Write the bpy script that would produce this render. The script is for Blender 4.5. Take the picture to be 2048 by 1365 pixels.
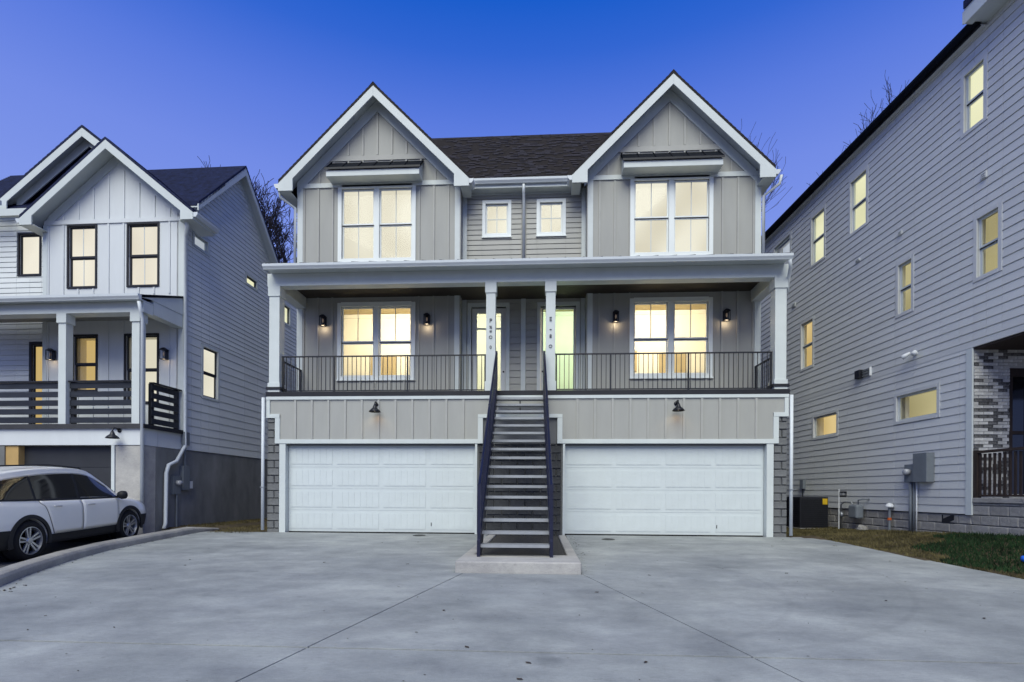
import bpy, bmesh, math, random
from mathutils import Matrix, Vector
R = math.radians
scene = bpy.context.scene
for o in list(bpy.data.objects): bpy.data.objects.remove(o)
COL = scene.collection

# ------------------------------------------------------------------ camera, sky, sun, exposure
cam_d = bpy.data.cameras.new('camera'); cam = bpy.data.objects.new('camera', cam_d); COL.objects.link(cam)
cam_d.sensor_width = 36; cam_d.lens = 18.0; cam_d.shift_y = 0.148; cam_d.clip_start = 0.05; cam_d.clip_end = 3000
cam.matrix_world = Matrix.Translation((0, 0, 1.08)) @ Matrix.Rotation(R(3.2), 4, 'Z') @ Matrix.Rotation(R(90), 4, 'X') @ Matrix.Rotation(R(0.3), 4, 'Z')
scene.camera = cam

world = bpy.data.worlds.new('World'); scene.world = world; world.use_nodes = True
wn, wl = world.node_tree.nodes, world.node_tree.links
wn.clear()
w_out = wn.new('ShaderNodeOutputWorld'); w_bg = wn.new('ShaderNodeBackground')
sky = wn.new('ShaderNodeTexSky'); sky.sky_type = 'NISHITA'; sky.sun_disc = False
sky.sun_elevation = R(48); sky.sun_rotation = R(188); sky.ozone_density = 3.0; sky.dust_density = 0.2
sky_s = wn.new('ShaderNodeVectorMath'); sky_s.operation = 'SCALE'; sky_s.inputs['Scale'].default_value = 0.075
wl.new(sky.outputs[0], sky_s.inputs[0])
w_co = wn.new('ShaderNodeTexCoord'); w_sep = wn.new('ShaderNodeSeparateXYZ'); w_rmp = wn.new('ShaderNodeValToRGB')
wl.new(w_co.outputs['Generated'], w_sep.inputs[0]); wl.new(w_sep.outputs['Z'], w_rmp.inputs[0])
cr = w_rmp.color_ramp
cr.elements[0].position = 0.0; cr.elements[0].color = (.28, .38, .84, 1)
cr.elements[1].position = 1.0; cr.elements[1].color = (.0, .08, .50, 1)
for p, c in ((.40, (.235, .335, .90)), (.50, (.185, .285, .88)), (.58, (.11, .215, .82)), (.65, (.03, .14, .72)), (.70, (.0, .108, .66))):
    e = cr.elements.new(p); e.color = (*c, 1)
w_mix = wn.new('ShaderNodeMix'); w_mix.data_type = 'RGBA'; w_mix.inputs['Factor'].default_value = 0.86
wl.new(sky_s.outputs[0], w_mix.inputs['A']); wl.new(w_rmp.outputs[0], w_mix.inputs['B'])
wl.new(w_mix.outputs['Result'], w_bg.inputs['Color']); w_bg.inputs['Strength'].default_value = 1.0
wl.new(w_bg.outputs[0], w_out.inputs[0])

sun_d = bpy.data.lights.new('sun', 'SUN'); sun = bpy.data.objects.new('sun', sun_d); COL.objects.link(sun)
sun_d.energy = 3.9; sun_d.angle = R(50); sun_d.color = (1.0, .995, .82)
sun.rotation_euler = (R(42), 0, R(-8)); sun.location = (-5, -10, 30)

vs = scene.view_settings; vs.view_transform = 'Standard'; vs.look = 'None'; vs.exposure = 0.0; vs.gamma = 1.0; vs.use_curve_mapping = False
scene.render.engine = 'CYCLES'

# ------------------------------------------------------------------ materials
MAT = {}
def mat(name, col, rough=.6, metal=0., var=.08, nscale=3., bump=0., bscale=40., spec=.3, stretch=(1, 1, 1), col2=None, emit=None, estr=0., coat=0.):
    m = bpy.data.materials.new(name); m.use_nodes = True; n, l = m.node_tree.nodes, m.node_tree.links
    b = n['Principled BSDF']; b.inputs['Roughness'].default_value = rough; b.inputs['Metallic'].default_value = metal
    b.inputs['Specular IOR Level'].default_value = spec; b.inputs['Coat Weight'].default_value = coat
    tc = n.new('ShaderNodeTexCoord'); mp = n.new('ShaderNodeMapping'); mp.inputs['Scale'].default_value = stretch
    l.new(tc.outputs['Object'], mp.inputs[0])
    nz = n.new('ShaderNodeTexNoise'); nz.inputs['Scale'].default_value = nscale; nz.inputs['Detail'].default_value = 6; nz.inputs['Roughness'].default_value = .6
    l.new(mp.outputs[0], nz.inputs['Vector'])
    oi = n.new('ShaderNodeObjectInfo')
    rp = n.new('ShaderNodeValToRGB'); rp.color_ramp.elements[0].position = .3; rp.color_ramp.elements[1].position = .7
    c2 = col2 or tuple(min(1, k * (1 + var)) for k in col)
    c1 = tuple(k * (1 - var) for k in col)
    rp.color_ramp.elements[0].color = (*c1, 1); rp.color_ramp.elements[1].color = (*c2, 1)
    l.new(nz.outputs['Fac'], rp.inputs[0])
    mx = n.new('ShaderNodeMix'); mx.data_type = 'RGBA'; mx.blend_type = 'MULTIPLY'; mx.inputs['Factor'].default_value = 1
    mr = n.new('ShaderNodeMapRange'); mr.inputs['To Min'].default_value = 1 - var * .6; mr.inputs['To Max'].default_value = 1 + var * .4
    l.new(oi.outputs['Random'], mr.inputs['Value']); l.new(rp.outputs[0], mx.inputs['A']); l.new(mr.outputs[0], mx.inputs['B'])
    l.new(mx.outputs['Result'], b.inputs['Base Color'])
    if bump:
        n2 = n.new('ShaderNodeTexNoise'); n2.inputs['Scale'].default_value = bscale; n2.inputs['Detail'].default_value = 4
        l.new(mp.outputs[0], n2.inputs['Vector'])
        bp = n.new('ShaderNodeBump'); bp.inputs['Strength'].default_value = bump; bp.inputs['Distance'].default_value = .02
        l.new(n2.outputs['Fac'], bp.inputs['Height']); l.new(bp.outputs[0], b.inputs['Normal'])
    if emit:
        b.inputs['Emission Color'].default_value = (*emit, 1); b.inputs['Emission Strength'].default_value = estr
    MAT[name] = m; return m
mat('casing', (.74, .78, .77), .4, var=.03)
mat('trim', (.55, .592, .59), .45, var=.04, bump=.04)
mat('greige', (.335, .338, .32), .55, var=.05, bump=.05, bscale=25, stretch=(1, 1, .2))
mat('greige_batten', (.365, .367, .348), .55, var=.06, bump=.05)
mat('white_panel', (.60, .63, .65), .5, var=.04, bump=.05, stretch=(1, 1, .2))
mat('white_siding', (.66, .69, .69), .5, var=.06, bump=.06, bscale=30, stretch=(.2, .2, 1))
mat('lavender_siding', (.58, .595, .592), .5, var=.06, bump=.07, bscale=30, stretch=(.15, .15, 1))
mat('greige_siding', (.36, .36, .335), .5, var=.06, bump=.06, stretch=(.2, .2, 1))
mat('garage_white', (.55, .60, .61), .4, var=.03, bump=.03)
mat('garage_dark', (.035, .037, .042), .45, var=.1)
mat('black_metal', (.012, .013, .018), .4, metal=.2, var=.2, spec=.5)
mat('black_paint', (.015, .016, .022), .5, var=.2)
mat('navy_steel', (.010, .012, .035), .35, metal=.1, var=.2, spec=.5)
mat('tread_metal', (.30, .315, .335), .55, metal=.3, var=.15, bump=.1)
mat('shingle', (.021, .018, .020), .9, var=.4, nscale=6, bump=.5, bscale=60)
mat('shingle_navy', (.010, .016, .055), .9, var=.5, nscale=6, bump=.5, bscale=60)
mat('standing_seam', (.007, .009, .014), .8, metal=.0, var=.2, spec=.08)
mat('gutter_white', (.57, .61, .64), .35, var=.03)
mat('foundation', (.17, .175, .175), .85, var=.35, nscale=1.4, bump=.15, bscale=30, stretch=(1, 1, .4))
mat('block', (.15, .155, .16), .9, var=.14, nscale=8, bump=.7, bscale=35)
mat('block_pale', (.32, .31, .29), .9, var=.25, nscale=6, bump=.8, bscale=35)
mat('block_understair_shade', (.05, .052, .055), .9, var=.25, nscale=8, bump=.9, bscale=35)  # same block with the under-stair shade put into its colour
mat('brick_mortar', (.42, .42, .41), .9, var=.15)
mat('mortar', (.13, .135, .14), .95, var=.1)
mat('brick_white', (.50, .49, .47), .85, var=.3, nscale=9, bump=.5, bscale=50, col2=(.66, .66, .64))
mat('brick_dark', (.05, .048, .048), .85, var=.5, nscale=22, bump=.5, bscale=50, col2=(.20, .20, .20))
mat('wood_dark', (.035, .024, .02), .7, var=.3, nscale=6, bump=.2, stretch=(4, 4, .5))
mat('slat_dark', (.022, .026, .036), .55, var=.3, nscale=5, bump=.1, stretch=(.5, 4, 4))
mat('deck_board', (.05, .05, .055), .6, var=.2)
mat('rubber', (.010, .010, .011), .8, var=.2, bump=.1)
mat('car_paint', (.80, .79, .745), .25, var=.02, spec=.5, coat=.6)
mat('car_plastic', (.013, .014, .017), .6, var=.1)
mat('car_glass', (.006, .007, .010), .06, var=.0, spec=.6)
mat('alloy', (.42, .43, .45), .3, metal=.7, var=.05)
mat('lens', (.35, .36, .38), .15, var=.05, spec=.6)
mat('meter_gray', (.16, .18, .20), .5, var=.1)
mat('pvc_white', (.7, .72, .72), .4, var=.05)
mat('galv', (.32, .34, .36), .4, metal=.6, var=.15)
mat('bark', (.03, .026, .03), .9, var=.3, nscale=5)
mat('twig', (.025, .022, .032), .9, var=.3)
mat('leaf_dead', (.045, .032, .022), .9, var=.5, nscale=20)
mat('room_paint', (.80, .77, .68), .8, var=.02)
mat('door_white', (.60, .62, .62), .4, var=.03)
mat('cover_iron', (.07, .075, .075), .7, var=.3, nscale=12)
mat('blue_plastic', (.02, .14, .70), .35, var=.1)
mat('yellow_tag', (.65, .42, .02), .5, var=.15)
mat('gravel', (.05, .048, .046), .95, var=.5, nscale=40, bump=1, bscale=60)
mat('dirt', (.055, .042, .024), .95, var=.4, nscale=3, bump=.5, bscale=30)
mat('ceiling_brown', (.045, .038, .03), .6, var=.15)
mat('ceiling_tan', (.42, .34, .20), .7, var=.05)
mat('tan_warm_lit', (.45, .30, .12), .6, var=.08)  # tan jamb with warm lamplight mixed into its colour
mat('copper_bulb', (.5, .4, .3), .3, emit=(1, .62, .28), estr=.05)
mat('lantern_glass', (.5, .45, .38), .2, emit=(1, .72, .40), estr=.18)
mat('orange_cap', (.6, .12, .02), .5)

def concrete(name, base, dark, marks=()):
    m = bpy.data.materials.new(name); m.use_nodes = True; n, l = m.node_tree.nodes, m.node_tree.links
    b = n['Principled BSDF']; b.inputs['Roughness'].default_value = .72; b.inputs['Specular IOR Level'].default_value = .25
    g = n.new('ShaderNodeNewGeometry')
    def noise(scale, det, st):
        mp = n.new('ShaderNodeMapping'); mp.inputs['Scale'].default_value = st; l.new(g.outputs['Position'], mp.inputs[0])
        t = n.new('ShaderNodeTexNoise'); t.inputs['Scale'].default_value = scale; t.inputs['Detail'].default_value = det; t.inputs['Roughness'].default_value = .65
        l.new(mp.outputs[0], t.inputs['Vector']); return t
    a = noise(.55, 5, (1, 1, 1)); s = noise(2.6, 8, (.55, 1.0, 1)); f = noise(55, 3, (.3, 1, 1)); k = noise(1.3, 3, (1, 1, 1))
    def ramp(src, p0, p1, c0, c1):
        r = n.new('ShaderNodeValToRGB'); r.color_ramp.elements[0].position = p0; r.color_ramp.elements[1].position = p1
        r.color_ramp.elements[0].color = (*c0, 1); r.color_ramp.elements[1].color = (*c1, 1); l.new(src.outputs['Fac'], r.inputs[0]); return r
    r1 = ramp(a, .32, .68, dark, base); r2 = ramp(s, .34, .62, (.80, .80, .82), (1.06, 1.06, 1.05)); r3 = ramp(f, .3, .7, (.90, .90, .90), (1.06, 1.06, 1.06))
    r4 = ramp(k, .24, .36, (.74, .75, .76), (1, 1, 1))
    q1 = noise(13, 10, (.6, 1, 1)); r5 = ramp(q1, .30, .38, (.80, .80, .80), (1, 1, 1)); q2 = noise(140, 2, (1, 1, 1)); r6 = ramp(q2, .30, .62, (.86, .86, .87), (1.07, 1.07, 1.07)); q3 = noise(.8, 6, (.6, 1, 1)); r7 = ramp(q3, .36, .60, (.86, .87, .89), (1.05, 1.05, 1.04))
    cur = r1.outputs[0]
    for r in (r2, r3, r4, r5, r6, r7):
        x = n.new('ShaderNodeMix'); x.data_type = 'RGBA'; x.blend_type = 'MULTIPLY'; x.inputs['Factor'].default_value = 1
        l.new(cur, x.inputs['A']); l.new(r.outputs[0], x.inputs['B']); cur = x.outputs['Result']
    for cx_, cy_, rad, wd in marks:                    # worn tyre tracks
        sx = n.new('ShaderNodeVectorMath'); sx.operation = 'MULTIPLY'; sx.inputs[1].default_value = (1, 1, 0); l.new(g.outputs['Position'], sx.inputs[0])
        dn = n.new('ShaderNodeVectorMath'); dn.operation = 'DISTANCE'; dn.inputs[1].default_value = (cx_, cy_, 0); l.new(sx.outputs[0], dn.inputs[0])
        m1 = n.new('ShaderNodeMath'); m1.operation = 'SUBTRACT'; m1.inputs[1].default_value = rad; l.new(dn.outputs['Value'], m1.inputs[0])
        m2 = n.new('ShaderNodeMath'); m2.operation = 'ABSOLUTE'; l.new(m1.outputs[0], m2.inputs[0])
        m3 = n.new('ShaderNodeMapRange'); m3.inputs['From Min'].default_value = wd * .4; m3.inputs['From Max'].default_value = wd; m3.inputs['To Min'].default_value = 1; m3.inputs['To Max'].default_value = 0; l.new(m2.outputs[0], m3.inputs['Value'])
        sp = n.new('ShaderNodeSeparateXYZ'); l.new(g.outputs['Position'], sp.inputs[0])
        m4 = n.new('ShaderNodeMapRange'); m4.inputs['From Min'].default_value = .6; m4.inputs['From Max'].default_value = 2.0; l.new(sp.outputs['X'], m4.inputs['Value'])
        m5 = n.new('ShaderNodeMath'); m5.operation = 'MULTIPLY'; l.new(m3.outputs[0], m5.inputs[0]); l.new(m4.outputs[0], m5.inputs[1])
        m6 = n.new('ShaderNodeMath'); m6.operation = 'MULTIPLY'; l.new(m5.outputs[0], m6.inputs[0]); l.new(s.outputs['Fac'], m6.inputs[1])
        x = n.new('ShaderNodeMix'); x.data_type = 'RGBA'; x.blend_type = 'MULTIPLY'; l.new(m6.outputs[0], x.inputs['Factor']); l.new(cur, x.inputs['A']); x.inputs['B'].default_value = (.85, .85, .86, 1); cur = x.outputs['Result']
    l.new(cur, b.inputs['Base Color'])
    bp = n.new('ShaderNodeBump'); bp.inputs['Strength'].default_value = .25; bp.inputs['Distance'].default_value = .004
    l.new(f.outputs['Fac'], bp.inputs['Height']); l.new(bp.outputs[0], b.inputs['Normal'])
    MAT[name] = m
concrete('concrete', (.345, .364, .366), (.215, .230, .236), ((.6, 9.2, 4.8, .05), (.2, 7.5, 3.03, .06)))
concrete('kerb_concrete', (.36, .35, .33), (.28, .27, .25))
concrete('pad_concrete', (.43, .42, .40), (.36, .35, .34))
concrete('dark_concrete', (.17, .165, .16), (.10, .10, .10))  # darker grey than the main driveway

def glass(name, tint, refl=.12):
    m = bpy.data.materials.new(name); m.use_nodes = True; n, l = m.node_tree.nodes, m.node_tree.links; n.clear()
    o = n.new('ShaderNodeOutputMaterial'); t = n.new('ShaderNodeBsdfTransparent'); t.inputs[0].default_value = (*tint, 1)
    g = n.new('ShaderNodeBsdfGlossy'); g.inputs['Roughness'].default_value = .03
    lw_ = n.new('ShaderNodeLayerWeight'); lw_.inputs[0].default_value = .5
    pw = n.new('ShaderNodeMath'); pw.operation = 'POWER'; pw.inputs[1].default_value = 5.0; l.new(lw_.outputs['Facing'], pw.inputs[0])
    fr = n.new('ShaderNodeMath'); fr.operation = 'MULTIPLY_ADD'; fr.inputs[1].default_value = .6; fr.inputs[2].default_value = refl * .04; l.new(pw.outputs[0], fr.inputs[0])
    mx = n.new('ShaderNodeMixShader'); l.new(fr.outputs[0], mx.inputs[0]); l.new(t.outputs[0], mx.inputs[1]); l.new(g.outputs[0], mx.inputs[2]); l.new(mx.outputs[0], o.inputs[0])
    MAT[name] = m
glass('window_glass', (.97, .98, .97), .16)
glass('teal_glass', (.82, .985, .93), .14)
glass('pale_glass', (.90, .975, .965), .14)
def shade(name, c1, c2, s=1.0):
    """emission in place of a lit fabric shade, a lit room interior and reflected sky"""
    m = bpy.data.materials.new(name); m.use_nodes = True; n, l = m.node_tree.nodes, m.node_tree.links; n.clear()
    o = n.new('ShaderNodeOutputMaterial'); e = n.new('ShaderNodeEmission'); e.inputs['Strength'].default_value = s
    tc = n.new('ShaderNodeTexCoord'); mp = n.new('ShaderNodeMapping'); mp.inputs['Scale'].default_value = (.8, .8, .7); l.new(tc.outputs['Object'], mp.inputs[0])
    nz = n.new('ShaderNodeTexNoise'); nz.inputs['Scale'].default_value = 1.0; nz.inputs['Detail'].default_value = 0; l.new(mp.outputs[0], nz.inputs['Vector'])
    rp = n.new('ShaderNodeValToRGB'); rp.color_ramp.elements[0].position = .35; rp.color_ramp.elements[1].position = .65
    rp.color_ramp.elements[0].color = (*c1, 1); rp.color_ramp.elements[1].color = (*c2, 1)
    l.new(nz.outputs['Fac'], rp.inputs[0]); l.new(rp.outputs[0], e.inputs[0]); l.new(e.outputs[0], o.inputs[0]); MAT[name] = m
shade('shade_cream', (.76, .70, .56), (.93, .88, .74))
shade('shade_pale', (.78, .76, .48), (.92, .90, .60))
shade('room_glow_warm', (.60, .42, .16), (.78, .58, .27))  # lit room interior painted as a flat warm glow
shade('room_glow_dim', (.36, .31, .16), (.50, .44, .24))  # dimmer room interior painted as a flat glow
shade('shade_pink', (.80, .72, .60), (.96, .89, .76))
shade('sky_reflection_glow', (.38, .42, .50), (.52, .56, .62))  # sky reflection in the pane, painted as a glowing sheet

# ------------------------------------------------------------------ mesh helpers
class MB:
    def __init__(s, T=None): s.v = []; s.f = []; s.T = T
    def add(s, vs, fs):
        b = len(s.v); s.v += [tuple(p) for p in vs]; s.f += [tuple(i + b for i in q) for q in fs]; return s
    def hexa(s, p): return s.add(p, [(0, 3, 2, 1), (4, 5, 6, 7), (0, 1, 5, 4), (1, 2, 6, 5), (2, 3, 7, 6), (3, 0, 4, 7)])
    def box(s, x0, x1, y0, y1, z0, z1):
        return s.hexa([(x0, y0, z0), (x1, y0, z0), (x1, y1, z0), (x0, y1, z0), (x0, y0, z1), (x1, y0, z1), (x1, y1, z1), (x0, y1, z1)])
    def prism(s, poly, d0, d1, ax='y'):
        """poly in the plane normal to ax, extruded d0..d1"""
        mk = {'y': lambda a, b, d: (a, d, b), 'x': lambda a, b, d: (d, a, b), 'z': lambda a, b, d: (a, b, d)}[ax]
        n = len(poly); vs = [mk(a, b, d0) for a, b in poly] + [mk(a, b, d1) for a, b in poly]
        fs = [tuple(range(n)), tuple(range(2 * n - 1, n - 1, -1))] + [(i, i + n, (i + 1) % n + n, (i + 1) % n) for i in range(n)]
        return s.add(vs, fs)
    def tube(s, pts, r, n=6, cap=True):
        pts = [Vector(p) for p in pts]; m = len(pts); rr = r if isinstance(r, (list, tuple)) else [r] * m
        vs = []; up = None
        for i, p in enumerate(pts):
            d = (pts[min(i + 1, m - 1)] - pts[max(i - 1, 0)]).normalized()
            if up is None: up = d.orthogonal().normalized()
            a = (up - d * up.dot(d)); a = a.normalized() if a.length > 1e-6 else d.orthogonal().normalized(); up = a; b = d.cross(a)
            for k in range(n):
                t = 2 * math.pi * k / n; vs.append(p + (a * math.cos(t) + b * math.sin(t)) * rr[i])
        fs = [(i * n + k, i * n + (k + 1) % n, (i + 1) * n + (k + 1) % n, (i + 1) * n + k) for i in range(m - 1) for k in range(n)]
        if cap: fs += [tuple(range(n - 1, -1, -1)), tuple((m - 1) * n + k for k in range(n))]
        return s.add(vs, fs)
    def lathe(s, prof, c, ax='z', n=20, cap=True):
        """prof: (radius, offset along ax)"""
        vs = []
        for r, h in prof:
            for k in range(n):
                t = 2 * math.pi * k / n; a, b = r * math.cos(t), r * math.sin(t)
                vs.append({'z': (c[0] + a, c[1] + b, c[2] + h), 'y': (c[0] + a, c[1] + h, c[2] + b), 'x': (c[0] + h, c[1] + a, c[2] + b)}[ax])
        m = len(prof)
        fs = [(i * n + k, i * n + (k + 1) % n, (i + 1) * n + (k + 1) % n, (i + 1) * n + k) for i in range(m - 1) for k in range(n)]
        if cap and prof[0][0] > 1e-4: fs.append(tuple(range(n - 1, -1, -1)))
        if cap and prof[-1][0] > 1e-4: fs.append(tuple((m - 1) * n + k for k in range(n)))
        return s.add(vs, fs)
    def mesh(s, name, m, smooth=False):
        me = bpy.data.meshes.new(name); v = s.v if s.T is None else [tuple(s.T @ Vector(p)) for p in s.v]
        me.from_pydata(v, [], s.f)
        bm = bmesh.new(); bm.from_mesh(me); bmesh.ops.recalc_face_normals(bm, faces=bm.faces); bm.to_mesh(me); bm.free()
        if smooth: me.polygons.foreach_set('use_smooth', [True] * len(me.polygons))
        me.materials.append(MAT[m]); return me
    def build(s, name, m, parent=None, smooth=False, bevel=0, loc=None):
        return place(s.mesh(name, m, smooth), name, parent, loc, bevel)
def place(me, name, parent=None, loc=None, bevel=0, rot=None):
    o = bpy.data.objects.new(name, me); COL.objects.link(o)
    if parent is not None:
        o.parent = parent
        if 'base' in PI.get(parent.name, {}): o.matrix_parent_inverse = Matrix.Translation(-Vector(PI[parent.name]['base']))
    if loc is not None: o.location = loc
    if rot is not None: o.rotation_euler = rot
    if bevel:
        b = o.modifiers.new('bevel', 'BEVEL'); b.width = bevel; b.segments = 2; b.limit_method = 'ANGLE'
    return o
PI = {}
def thing(name, label, cat, base=(0, 0, 0), rz=0., group=None, frame=True):
    """Empty at the base. frame=True: parts are given in the un-based frame that is turned rz about the world origin"""
    o = bpy.data.objects.new(name, None); COL.objects.link(o); o.empty_display_size = .3
    if frame:
        o.location = Matrix.Rotation(rz, 3, 'Z') @ Vector(base); PI[o.name] = {'base': base}
    else: o.location = base
    o.rotation_euler = (0, 0, rz); tag(o, label, cat, group); return o
def tag(o, label=None, cat=None, group=None, kind=None):
    if label: o['label'] = label
    if cat: o['category'] = cat
    if group: o['group'] = group
    if kind: o['kind'] = kind
    return o
def copy_tree(o, parent=None):
    c = o.copy(); COL.objects.link(c)
    if parent is not None: c.parent = parent; c.matrix_parent_inverse = o.matrix_parent_inverse.copy()
    for ch in list(o.children): copy_tree(ch, c)
    return c

def rects_minus(u0, u1, v0, v1, holes):
    """split a rectangle into rectangles that leave the holes free"""
    us = sorted({u0, u1, *[min(max(h[k], u0), u1) for h in holes for k in (0, 1)]}); out = []
    for a, b in zip(us, us[1:]):
        if b - a < 1e-4: continue
        mid = (a + b) / 2; hs = sorted((max(h[2], v0), min(h[3], v1)) for h in holes if h[0] < mid < h[1] and h[3] > v0 and h[2] < v1)
        z = v0
        for h0, h1 in hs:
            if h0 - z > 1e-4: out.append((a, b, z, h0))
            z = max(z, h1)
        if v1 - z > 1e-4: out.append((a, b, z, v1))
    return out
# wall frames: (u, v, w) = along, up, outward
def TF(y): return Matrix(((1, 0, 0, 0), (0, 0, -1, y), (0, 1, 0, 0), (0, 0, 0, 1)))            # faces -y (the street)
def TLx(x): return Matrix(((0, 0, -1, x), (-1, 0, 0, 0), (0, 1, 0, 0), (0, 0, 0, 1)))           # faces -x, u = -y
def TRx(x): return Matrix(((0, 0, 1, x), (1, 0, 0, 0), (0, 1, 0, 0), (0, 0, 0, 1)))             # faces +x, u = +y
def wall(T, root, rects, m, thick=.2, name='wall', extra=None):
    b = MB(T)
    for u0, u1, v0, v1 in rects: b.box(u0, u1, v0, v1, -thick, 0)
    if extra: extra(b)
    return b.build(name, m, root)
def lap(T, root, u0, u1, v0, v1, ex, holes, m, lo=None, name='siding_board', joint=0):
    """lap siding, every board its own piece; lo(v) gives (umin, umax) when the wall is cut by a roof"""
    v = v0; k = 0
    while v < v1 - .02:
        t = min(v + ex, v1)
        for a, b, c, d in rects_minus(u0, u1, v, t, holes):
            cuts = [a, b]
            if joint and b - a > joint:
                j = a + joint * (.35 + .5 * ((k * .618) % 1)); cuts = [a, j, b]
            for p, q in zip(cuts, cuts[1:]):
                p0 = p1 = p; q0 = q1 = q
                if lo:
                    l0, h0 = lo(c); l1, h1 = lo(d); p0, p1, q0, q1 = max(p, l0), max(p, l1), min(q, h0), min(q, h1)
                    if q0 - p0 < .02: continue
                    q1 = max(q1, p1 + .002)
                wb = .024 - .011 * (c - v) / ex; wt = .024 - .011 * (d - v) / ex; g = .003; c += .015 if abs(c - v) < 1e-5 else 0
                MB(T).hexa([(p0 + g, c + .004, .001), (q0 - g, c + .004, .001), (q1 - g, d, .001), (p1 + g, d, .001),
                            (p0 + g, c + .004, wb), (q0 - g, c + .004, wb), (q1 - g, d, wt), (p1 + g, d, wt)]).build(name, m, root)
        v = t; k += 1
def window(T, root, u0, u1, v0, v1, tw=.10, trim='trim', frame='trim', shade_m='shade_cream', rail=True, munt=(), head=0., sill=True, units=1, mull=.12, depth=.1, proud=.03, glassm='window_glass', back=None):
    """u0..v1 = rough opening. the window part is its casing; sashes, panes, bars and glow sheet are its pieces"""
    b = MB(T)
    b.box(u0 - tw, u0, v0 - tw * .9, v1 + tw, -.02, proud); b.box(u1, u1 + tw, v0 - tw * .9, v1 + tw, -.02, proud)
    b.box(u0, u1, v1, v1 + tw + head, -.02, proud + .004); b.box(u0, u1, v0 - tw * .9, v0, -.02, proud + .004)
    if units == 2: b.box((u0 + u1) / 2 - mull / 2, (u0 + u1) / 2 + mull / 2, v0, v1, -.04, proud - .006)
    w = b.build('window', trim, root, bevel=.004)
    if sill: MB(T).box(u0 - tw * 1.1, u1 + tw * 1.1, v0 - tw * .9 - .035, v0 - tw * .9, -.01, proud + .03).build('sill', trim, w)
    spans = [(u0, u1)] if units == 1 else [(u0, (u0 + u1) / 2 - mull / 2), ((u0 + u1) / 2 + mull / 2, u1)]
    fw = .045
    for a, c in spans:
        vm = v0 + (v1 - v0) * .49
        cells = [(v0, vm, -.05), (vm, v1, -.03)] if rail else [(v0, v1, -.03)]
        for i, (z0, z1, off) in enumerate(cells):
            s = MB(T)
            s.box(a, a + fw, z0, z1, off - .03, off); s.box(c - fw, c, z0, z1, off - .03, off)
            s.box(a + fw, c - fw, z0, z0 + fw, off - .03, off); s.box(a + fw, c - fw, z1 - fw, z1, off - .03, off)
            s.build('sash', frame, w)
            MB(T).box(a + fw, c - fw, z0 + fw, z1 - fw, off - .017, off - .012).build('pane', glassm, w)
            if i in munt: MB(T).box((a + c) / 2 - .011, (a + c) / 2 + .011, z0 + fw, z1 - fw, off - .010, off - .002).build('muntin', 'trim', w)
            if (i + 10) in munt: MB(T).box(a + fw, c - fw, (z0 + z1) / 2 - .011, (z0 + z1) / 2 + .011, off - .0115, off - .003).build('muntin', 'trim', w)
        if rail: MB(T).box(a + .01, c - .01, vm - .016, vm + .004, -.049, -.026).build('meeting_rail_shadow', 'black_paint', w)  # dark strip painting the shadow line under the meeting rail
        if depth > .15:
            rv = MB(T); t = .02; d0, d1 = -depth, -.085
            rv.box(a - t, a, v0, v1, d0, d1); rv.box(c, c + t, v0, v1, d0, d1); rv.box(a, c, v1, v1 + t, d0, d1); rv.box(a, c, v0 - t, v0, d0, d1); rv.build('reveal', 'room_paint', w)
        if shade_m: MB(T).box(a, c, v0, v1, -depth - .012, -depth).build('window_glow', shade_m, w)  # flat emissive sheet painting a lit shade, a lit room and reflected sky
    return w

# ------------------------------------------------------------------ ground
def sm(t): t = max(0, min(1, t)); return t * t * (3 - 2 * t)
def base_z(y): return -.035 * (13.2 - max(-12, min(y, 13.2)))
def edge_x(y):                                     # driveway edge towards the siding house
    P = ((-12, 8.6), (0, 8.2), (4, 7.75), (8, 7.25), (11, 7.0), (12.6, 6.9), (13.2, 6.3))
    for (a, xa), (b, xb) in zip(P, P[1:]):
        if y <= b: return xa + (xb - xa) * (y - a) / (b - a)
    return 6.3
def gz(x, y):
    z = base_z(y)
    if x > 6:
        amp = .42 - .34 * sm((y - 9.5) / 5.5); z += amp * sm((x - edge_x(y)) / 2.2)
        z += .07 * sm(1 - math.hypot((x - 8.6) / 1.1, (y - 9.0) / 1.6))
    if x < -9.2 and y > 11.5: z += .08 * sm((y - 11.5) / 2)
    return z
def axis(lo, hi, f0, f1, st):
    a = []; x = f0
    while x <= f1 + 1e-6: a.append(x); x += st
    s = st; x = f0; L = []
    while x > lo: s *= 1.6; x -= s; L.append(max(x, lo))
    s = st; x = f1; H = []
    while x < hi: s *= 1.6; x += s; H.append(min(x, hi))
    return L[::-1] + a + H
xs = axis(-400, 400, -16, 14, .25); ys = axis(-300, 500, -4, 26, .25)
b = MB()
for y in ys:
    for x in xs:
        z = gz(x, y)
        if -19 < x < edge_x(y) - .12 and y < 13.3: z -= .10
        if y > 40 or abs(x) > 40: z -= .02
        b.v.append((x, y, z))
nx = len(xs)
b.f = [(j * nx + i, j * nx + i + 1, (j + 1) * nx + i + 1, (j + 1) * nx + i) for j in range(len(ys) - 1) for i in range(nx - 1)]
tag(b.build('ground', 'dirt', smooth=True), kind='structure')

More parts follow.
